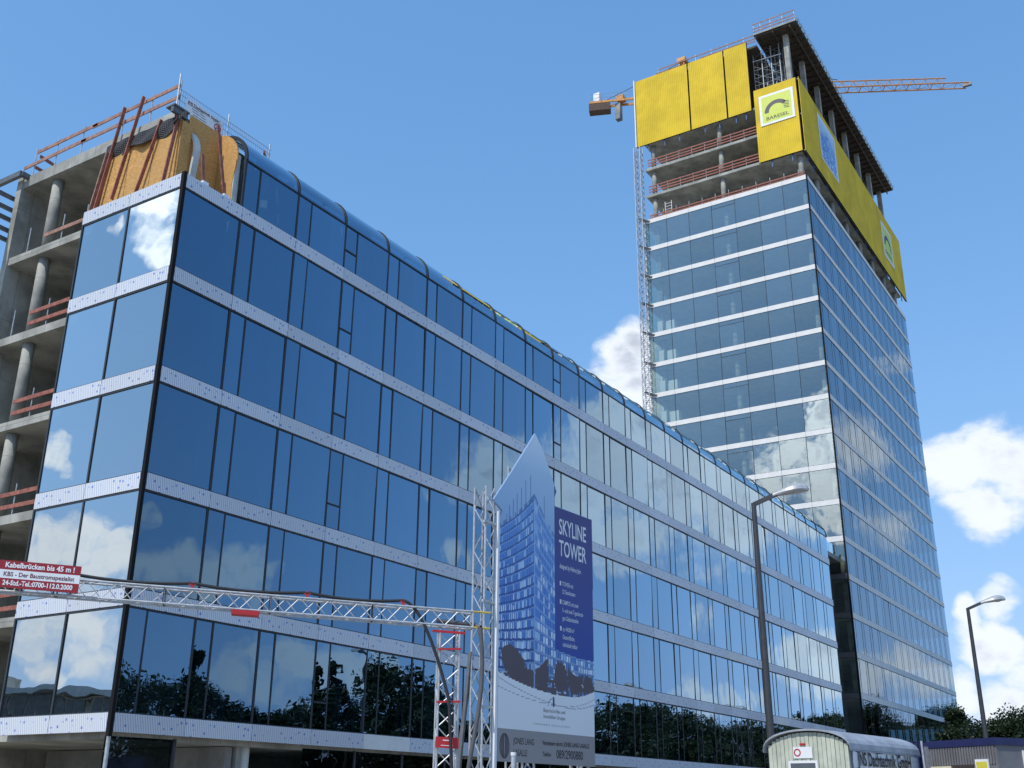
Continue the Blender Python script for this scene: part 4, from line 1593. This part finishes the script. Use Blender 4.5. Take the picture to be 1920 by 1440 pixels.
# ------------------------------------------------------------------ street lamps
def lamp_build(name, loc, rz, label, ht=10.3, sc=1.):
    t = thing(name, loc, label, 'street lamp', 'street lamps along the pavement', rz)
    if sc != 1:
        t.scale = (sc,) * 3
    MB().tube((0, 0, 0), (0, 0, ht), .13, 14, .075).build('post', LAMPG, t, local=True, smooth=False)
    MB().tube((0, 0, 0), (0, 0, 1.0), .16, 14, .15).build('post_base', LAMPG, t, local=True)
    MB().beam((0, 0, ht - .04), (.72, 0, ht + .26), .11, .12).build('arm', LAMPG, t, local=True)
    hd = MB()
    secs = []
    for s in range(15):
        f = s / 14
        x = .58 + 1.08 * f
        wd = .06 + .17 * math.sin(min(1, f * 1.12) ** 1.5 * math.pi * .92) ** .8 if 0 < f < 1 else (.06 if f == 0 else .05)
        hh = .07 + .15 * math.sin(min(1, f) ** 1.4 * math.pi * .9) if f < 1 else .05
        zc = ht + .22 + .20 * f * (1 - .35 * f)
        secs.append([(x, wd * math.cos(R(a)), zc + hh * max(0, math.sin(R(a))) - (.045 if math.sin(R(a)) < -.1 else 0)) for a in range(0, 360, 30)])
    for a, b in zip(secs, secs[1:]):
        for j in range(12):
            k = (j + 1) % 12
            hd.face([a[j], b[j], b[k], a[k]])
    hd.face(secs[0])
    hd.face(secs[-1][::-1])
    h = hd.build('lamp_head', LAMPH, t, local=True, smooth=True)
    ln = MB()
    zc = ht + .30
    for i in range(12):
        a0, a1 = R(i * 30), R(i * 30 + 30)
        for (s0, d0), (s1, d1) in (((1, 0), (.8, .06)), ((.8, .06), (.4, .10)), ((.4, .10), (0, .11))):
            ln.face([(1.30 + .25 * s * math.cos(a), .15 * s * math.sin(a), zc - d + .04) for s, d, a in ((s0, d0, a0), (s1, d1, a0), (s1, d1, a1), (s0, d0, a1))])
    ln.build('lens', LENS, h, local=True, smooth=True)
    return t


lamp0 = lamp_build('street_lamp', (9.55, -16.2, 0), R(-72), 'grey street lamp standing in front of the glass wing near the site trailer')
copy_tree(lamp0, None, (32.3, -18.0, 0), R(-72), label='slim grey street lamp behind the container, standing out against the clouds')
for x, lab in ((72, 'street lamp seen mirrored in the glass right of the billboard'), (98, 'street lamp seen mirrored in the lowest glass left of the tall lamp post'), (122, 'street lamp seen mirrored near the far end of the low wing')):
    copy_tree(lamp0, None, (x, -17.6, 0), R(-100), 1.12, label=lab)

# ------------------------------------------------------------------ site trailer
PH = R(-9)
sx_ = Vector((math.cos(PH), math.sin(PH), 0))
nx_ = Vector((-math.sin(PH), math.cos(PH), 0))
TR0 = Vector((7.59, -18.9, 0))
ST = thing('site_trailer', (TR0.x + 2, TR0.y + 1, 0), 'old site trailer with pale boarded end and rounded grey roof', 'trailer')
PT = lambda a, b, z: TR0 + sx_ * a + nx_ * b + Vector((0, 0, z))
TLN, TWD, EV = 4.25, 2.25, 3.16


def tbox(a0, b0, z0, a1, b1, z1):
    m_ = MB()
    m_.prism([(a0, b0), (a1, b0), (a1, b1), (a0, b1)], z0, z1, lambda u, v, d: PT(u, v, d))
    return m_


tbox(.03, .03, .75, TLN, TWD - .03, EV - .05).build('body', WHITE, ST)
for i in range(19):
    b0 = i * TWD / 19
    bc = (i + .5) / 19 - .5
    top = EV - .06 + .46 * math.sqrt(max(0, 1 - (bc * 2.0) ** 2)) * .95
    tbox(-.02 if i % 2 else -.012, b0 + .006, .75, .028, b0 + TWD / 19 - .006, top).build('board', CREAM, ST)
rf = MB()
N = 16
arcp = [(TWD / 2 - (TWD / 2 + .10) * math.cos(math.pi * j / N), EV - .06 + .52 * math.sin(math.pi * j / N) ** .8) for j in range(N + 1)]
for (b0, z0), (b1, z1) in zip(arcp, arcp[1:]):
    a0, a1 = -.13, TLN + .1
    rf.face([PT(a0, b0, z0), PT(a0, b1, z1), PT(a1, b1, z1), PT(a1, b0, z0)])
    rf.face([PT(a0, b0, z0 - .045), PT(a1, b0, z0 - .045), PT(a1, b1, z1 - .045), PT(a0, b1, z1 - .045)])
    rf.face([PT(a0, b0, z0), PT(a0, b0, z0 - .045), PT(a0, b1, z1 - .045), PT(a0, b1, z1)])
    rf.face([PT(a1, b0, z0), PT(a1, b1, z1), PT(a1, b1, z1 - .045), PT(a1, b0, z0 - .045)])
rf.build('roof', ROOFM, ST)
tbox(-.035, .92, 1.5, -.022, 1.62, 2.78).build('window', mat('grey_glass', (.10, .115, .13), .15, 0, .1), ST)
wf = MB()
for a in ((.86, 1.44, .92, 2.68), (1.62, 1.44, 1.68, 2.68), (.86, 2.62, 1.68, 2.68)):
    pass
tbox(-.045, .86, 1.44, -.02, .92, 2.84).build('window_frame', WHITE, ST)
tbox(-.045, 1.62, 1.44, -.02, 1.68, 2.84).build('window_frame', WHITE, ST)
tbox(-.046, .921, 2.78, -.02, 1.619, 2.84).build('window_frame', WHITE, ST)
tbox(-.045, .98, 2.90, -.022, 1.52, 3.18).build('plate', WHITE, ST)
e = ring(MB(), PT(-.046, 1.40, 3.04), -nx_, (0, 0, 1), .065, .10, 0, 360, 18, .002)
e.build('emblem', RED, ST)
tbox(-.045, 1.16, 3.22, -.022, 1.32, 3.27).build('red_plate', RED, ST)
for a in (.8, 3.4):
    MB().tube(PT(a, .0, .45), PT(a, .25, .45), .45, 18).build('wheel', CABLE, ST)
    MB().tube(PT(a, 2.0, .45), PT(a, 2.24, .45), .45, 18).build('wheel', CABLE, ST)
tbox(.1, .2, .6, TLN - .1, TWD - .2, .75).build('chassis', STEEL, ST)
# banner on its side
TBN = thing('trailer_banner', tuple(PT(2, -.05, 2)), 'creased white roofing firm banner on the long side of the site trailer', 'banner')
bnm = MB()
NB, NH = 30, 8
rbn = random.Random(4)
gr = [[PT(.06 + 4.1 * i / NB, -.055 - .035 * abs(math.sin(i * .9 + j * .5)) * (j / NH) * (1 if j > 4 else .5), 2.0 + 1.06 * j / NH - .03 * math.sin(i * .7) * (j == NH)) for j in range(NH + 1)] for i in range(NB + 1)]
for i in range(NB):
    for j in range(NH):
        bnm.face([gr[i][j], gr[i + 1][j], gr[i + 1][j + 1], gr[i][j + 1]])
bo_ = bnm.build('sheet', WHITE, TBN, smooth=True)
text('JNS Dachtechnik GmbH', .46, INK, PT(.28, -.10, 2.72), sx_, (0, 0, 1), TBN, xs=.74, bold=.010)

# ------------------------------------------------------------------ site container
C0 = Vector((10.08, -21.98, 0))
C1 = Vector((11.4, -20.06, 0))
cv = (C1 - C0).normalized()
cu_ = Vector((cv.y, -cv.x, 0))
CT = thing('site_container', tuple(C0), 'grey office container with navy roof trim and yellow emblem signs', 'container')
PC = lambda a, b, z: C0 + cu_ * a + cv * b + Vector((0, 0, z))


def cbox(a0, b0, z0, a1, b1, z1, name, m_, parent=None):
    q = MB()
    q.prism([(a0, b0), (a1, b0), (a1, b1), (a0, b1)], z0, z1, lambda u, v, d: PC(u, v, d))
    return q.build(name, m_, parent or CT)


cbox(.03, .03, .2, 6, 2.40, 3.26, 'body', CGREY)
cbox(-.02, -.02, 3.26, 6.05, 2.45, 3.44, 'roof_trim', NAVY)
for k in range(24):
    cbox(-.0, .1 + k * .095, 2.80, .03, .1 + k * .095 + .055, 3.24, 'wall_rib', CGREY)
cbox(-.03, 1.62, .5, .0, 2.36, 2.78, 'door', CREAM2)
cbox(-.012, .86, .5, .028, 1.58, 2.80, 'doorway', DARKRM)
for a0, b0, a1, b1, x0_ in ((-.04, .30, .0, .74, 0),):
    cbox(a0, b0, 1.9, a1, b1, 2.92, 'sign_board', WHITE)
    cbox(a0 - .006, b0 + .04, 1.94, a0 - .001, b1 - .04, 2.86, 'sign_field', mat('sign_yellow', (.66, .58, .06), .5, 0, .05))
    ring(MB(), PC(a0 - .007, (b0 + b1) / 2, 2.55), -cv, (0, 0, 1), .10, .155, 15, 170, 14, .002).build('sign_arch', INK, CT)
cbox(.9, -.012, 1.6, 1.5, .03, 3.14, 'sign_board', WHITE)
cbox(.95, -.018, 1.6, 1.45, -.013, 3.02, 'sign_field', MATS['sign_yellow'])
ring(MB(), PC(1.2, -.02, 2.55), cu_, (0, 0, 1), .12, .2, 15, 180, 14, .002).build('sign_arch', INK, CT)
for a in (.4, 5.6):
    for b in (.2, 2.2):
        cbox(a - .2, b - .15, 0, a + .2, b + .15, .2, 'block', CONC)
# dark blue container between trailer and office container
q0 = Vector((15.02, -18.78, 3.43))
q1 = Vector((15.77, -19.10, 3.64))
dv = Vector((q1.x - q0.x, q1.y - q0.y, 0))
b = MB()
dn_ = Vector((-dv.y, dv.x, 0)).normalized() * -1
if dn_.dot(Vector((fw.x, fw.y, 0))) < 0:
    dn_ = -dn_
b.prism([(0, 0), (1, 0), (1, 1), (0, 1)], 0, q1.z, lambda u, v, d: Vector((q0.x, q0.y, 0)) + dv * u * 1.15 + dn_ * v * 2.4 + Vector((0, 0, d)))
nb = thing('store_container', (q0.x, q0.y, 0), 'dark navy steel store box squeezed between trailer and office container', 'container')
b.build('body', NAVY, nb)
b = MB()
for i in range(4):
    s = Vector((q0.x, q0.y, 0)) + dv * (.15 + .28 * i) - dn_ * .03
    b.beam(s, s + Vector((0, 0, q1.z - .05)), .08, .05)
b.build('rib', NAVY, nb)
fp = Vector((11.27, -19.88, 3.45))
f_ = thing('fence_panel', (fp.x, fp.y, 0), 'thin galvanised site fence with leaning posts beside the trailer', 'fence')
MB().tube((fp.x + .1, fp.y - .02, 0), (fp.x, fp.y, fp.z), .03, 8).build('post', GALV, f_)
MB().tube((fp.x + .45, fp.y - .3, 0), (fp.x + .35, fp.y - .3, fp.z - .2), .02, 8).build('post', GALV, f_)
fm = MB()
for i in range(18):
    s = i / 17
    fm.tube((fp.x + .06 + .36 * s, fp.y - .02 - .28 * s, .3), (fp.x + .02 + .36 * s, fp.y - .02 - .28 * s, fp.z - .15), .006, 4, caps=False)
fm.build('wire_mesh', GALV, f_, kind='stuff')


# ------------------------------------------------------------------ building with the wavy roof, seen mirrored in the gable
WB = thing('pavilion', (-34, 50, 0), 'low glazed pavilion with a wavy roof, seen mirrored in the lowest gable glass', 'building')
wa, wb_ = Vector((-29.5, 58.5, 0)), Vector((-39.5, 40.5, 0))
wd_ = (wb_ - wa).normalized()
wn = Vector((wd_.y, -wd_.x, 0))
if wn.x < 0:
    wn = -wn
PW = lambda u, v, d: wa + wd_ * u + Vector((0, 0, v)) + wn * d
WL = (wb_ - wa).length
wall = MB()
wall.prism([(0, 0), (WL, 0), (WL, 9.6), (0, 9.6)], -9, -.3, PW)
wall.build('wall', CONC_D, WB)
for i in range(18):
    u = .4 + i * (WL - .8) / 18
    MB().prism([(u, 6.2), (u + .92, 6.2), (u + .92, 9.45), (u, 9.45)], -.32, -.22, PW).build('window', mat('pavilion_glass', (.05, .07, .08), .15, 0, .4), WB)
    MB().prism([(u, 1.0), (u + .92, 1.0), (u + .92, 4.4), (u, 4.4)], -.32, -.22, PW).build('window', MATS['pavilion_glass'], WB)
MB().prism([(.2, 4.7), (WL * .6, 4.7), (WL * .6, 5.2), (.2, 5.2)], -.3, -.05, PW).build('red_band', TIMBER, WB)
rp = []
for i in range(41):
    u = -1 + (WL + 2) * i / 40
    rp.append((u, 10.0 + .20 * math.sin(u * .62 + .3) + .14 * math.sin(u * .31)))
MB().prism([(u, z - .42) for u, z in rp] + rp[::-1], -9.5, 1.2, PW).build('roof', mat('zinc_roof', (.34, .40, .43), .5, .2, .12), WB)
MB().prism([(-1, 9.6), (3.2, 9.6), (3.2, 11.2), (-1, 11.2)], -6, -2, PW).build('plant_room', CONC, WB)


# ------------------------------------------------------------------ trees
def tree_meshes(seed, ht, rad, kind):
    r = random.Random(seed)
    tr = MB()
    th = ht * (.28 if kind != 'slim' else .3)
    segs = [Vector((0, 0, 0))]
    for i in range(5):
        segs.append(Vector((r.uniform(-.12, .12) * i, r.uniform(-.12, .12) * i, ht * .8 * (i + 1) / 5)))
    rr = [.035 * ht ** .9 * f for f in (1, .8, .62, .45, .28, .1)]
    for i in range(5):
        tr.tube(segs[i], segs[i + 1], rr[i], 8, rr[i + 1], caps=False)
    cl = []
    ncl = {'round': 84, 'slim': 30, 'conifer': 80, 'loose': 60}[kind]
    for i in range(ncl):
        f = r.random()
        if kind == 'conifer':
            z = th * .5 + (ht - th * .5) * f
            rm_ = rad * (1 - f) ** .8 + .25
        elif kind == 'slim':
            z = th + (ht - th) * f
            rm_ = rad * (.35 + .65 * (1 - f)) * (.5 + .6 * math.sin(f * 9))
            rm_ = max(rm_, .25)
        else:
            z = th * .35 + (ht - th * .35) * f
            rm_ = rad * math.sqrt(max(.05, 1 - (2 * f - .75) ** 2 / 1.75))
        a = r.uniform(0, 2 * math.pi)
        q = rm_ * math.sqrt(r.uniform(.15, 1))
        c = Vector((q * math.cos(a), q * math.sin(a), z))
        cl.append(c)
        if i % 2 == 0:
            s = segs[min(4, max(1, int(z / ht * 4)))]
            tr.tube(s, c, .035 + .01 * ht * .3, 5, .015, caps=False)
    lv = MB()
    nl = {'round': 165, 'slim': 110, 'conifer': 140, 'loose': 125}[kind]
    cr_ = rad * {'round': .36, 'slim': .42, 'conifer': .34, 'loose': .30}[kind]
    for c in cl:
        k = cr_ * r.uniform(.6, 1.25)
        for _ in range(nl):
            d = Vector((r.gauss(0, 1), r.gauss(0, 1), r.gauss(0, .75)))
            d = d.normalized() * k * r.random() ** .45
            p = c + d
            n = Vector((r.gauss(0, 1), r.gauss(0, 1), r.gauss(.5, 1))).normalized()
            a = n.orthogonal().normalized()
            a = Matrix.Rotation(r.uniform(0, 6.28), 3, n) @ a
            b_ = n.cross(a)
            s = r.uniform(.12, .26)
            lv.face([p - a * s, p + b_ * s * .55, p + a * s, p - b_ * s * .55])
    return tr.mesh('trunk', BARK), lv


TK = {}
for i, (nm, ht, rad, kind) in enumerate((('a', 12, 4.2, 'round'), ('b', 12, 3.6, 'round'), ('c', 12, 1.7, 'slim'), ('d', 12, 4.4, 'loose'), ('e', 12, 2.9, 'conifer'), ('f', 12, 5.0, 'round'))):
    a, l = tree_meshes(20 + i, ht, rad, kind)
    TK[nm] = (a, l.mesh('crown', LEAF[i % 3]), ht)
_rt = random.Random(17)


def tree(nm, x, y, top, label, group='trees across the street'):
    t, c, h = TK[nm]
    s = top / h * (.94 if y < -20 and x > 72 else 1.02)
    o = thing({'c': 'young_tree', 'e': 'conifer_tree'}.get(nm, 'broadleaf_tree'), (x, y, -.1), label, 'tree', group, _rt.uniform(0, 6.28))
    wsc = s * (1. if s < 1.15 else 1.15 / s * 1.0)
    o.scale = (s if nm != 'c' else s, s, s)
    place('trunk', t, o, local=True)
    place('crown', c, o, local=True)
    return o


SHARED = 'dense green tree in the row seen mirrored along the lowest glass of the low wing'
# (kind, x, y, height, own label or None)
for nm, x, y, top, lab in (
    ('f', 31.5, -38, 9.4, 'broad dark tree seen mirrored next to the building corner'), ('a', 34.5, -36, 9.9, SHARED),
    ('c', 37.2, -38, 12.2, 'slim upright young tree seen mirrored beside the corner tree mass'),
    ('b', 40, -38, 9.0, SHARED), ('d', 43, -39, 8.1, SHARED), ('b', 46, -40, 7.9, SHARED), ('a', 49.5, -39, 8.6, SHARED),
    ('c', 51.6, -38, 12.2, 'lone slim young tree seen mirrored above the low hedge row'), ('d', 54, -40, 9.9, SHARED), ('f', 61.5, -38, 12.9, 'large loose-crowned tree seen mirrored left of the cable bridge support'),
    ('b', 66, -38, 11.5, SHARED), ('d', 71, -40, 10.4, SHARED), ('a', 76, -39, 10.2, SHARED), ('b', 82, -40, 10.8, SHARED), ('f', 89, -39, 11.8, SHARED),
    ('a', 96, -38, 12.6, SHARED), ('f', 103.5, -36, 13.6, SHARED), ('b', 110, -36, 14.3, SHARED), ('a', 117, -36, 14.4, SHARED), ('d', 124, -35, 13.6, SHARED), ('b', 130, -34, 12.4, SHARED), ('f', 137, -33, 13.4, SHARED), ('a', 144, -32, 13.4, SHARED),
    ('d', 150, -30, 14.4, SHARED), ('b', 157, -30, 15.0, SHARED), ('e', 163, -30, 16.4, SHARED), ('b', 170, -29, 16.6, SHARED), ('a', 178, -28, 16.8, SHARED), ('d', 186, -26, 16.4, SHARED)):
    tree(nm, x, y, top, lab)
for nm, x, y, top, lab in (
    ('f', 175, -23.5, 18.3, 'rounded tree mass seen mirrored at the foot of the tower corner'), ('a', 184, -22, 16.0, SHARED.replace('low wing', 'tower')), ('d', 193, -21, 15.2, SHARED.replace('low wing', 'tower')),
    ('e', 203, -20.5, 19.6, 'tall pine-like tree seen mirrored near the far end of the tower'), ('b', 213, -20, 18.8, SHARED.replace('low wing', 'tower')), ('f', 225, -20, 19.8, SHARED.replace('low wing', 'tower'))):
    tree(nm, x, y, top, lab)
# trees seen directly at the right edge
for nm, x, y, top, lab in (
    ('e', 99.0, -4.2, 12.2, 'dark pointed tree at the foot of the tower\'s right edge'),
    ('d', 104, -6.0, 11.2, 'loose dark tree behind the thin lamp post at the right edge'),
    ('b', 101, -7.4, 10.4, 'dark bushy tree between thin lamp post and right picture edge'),
    ('a', 100, -9.6, 11.6, 'broad dark tree cut by the right picture edge'),
    ('b', 94, -4.6, 9.6, 'low dark tree in front of the tower\'s far lower corner'),
    ('f', 112, -10.5, 12.2, 'big dark tree crown behind the broad tree at the right picture edge')):
    tree(nm, x, y, top * .88, lab, 'trees at the right edge')
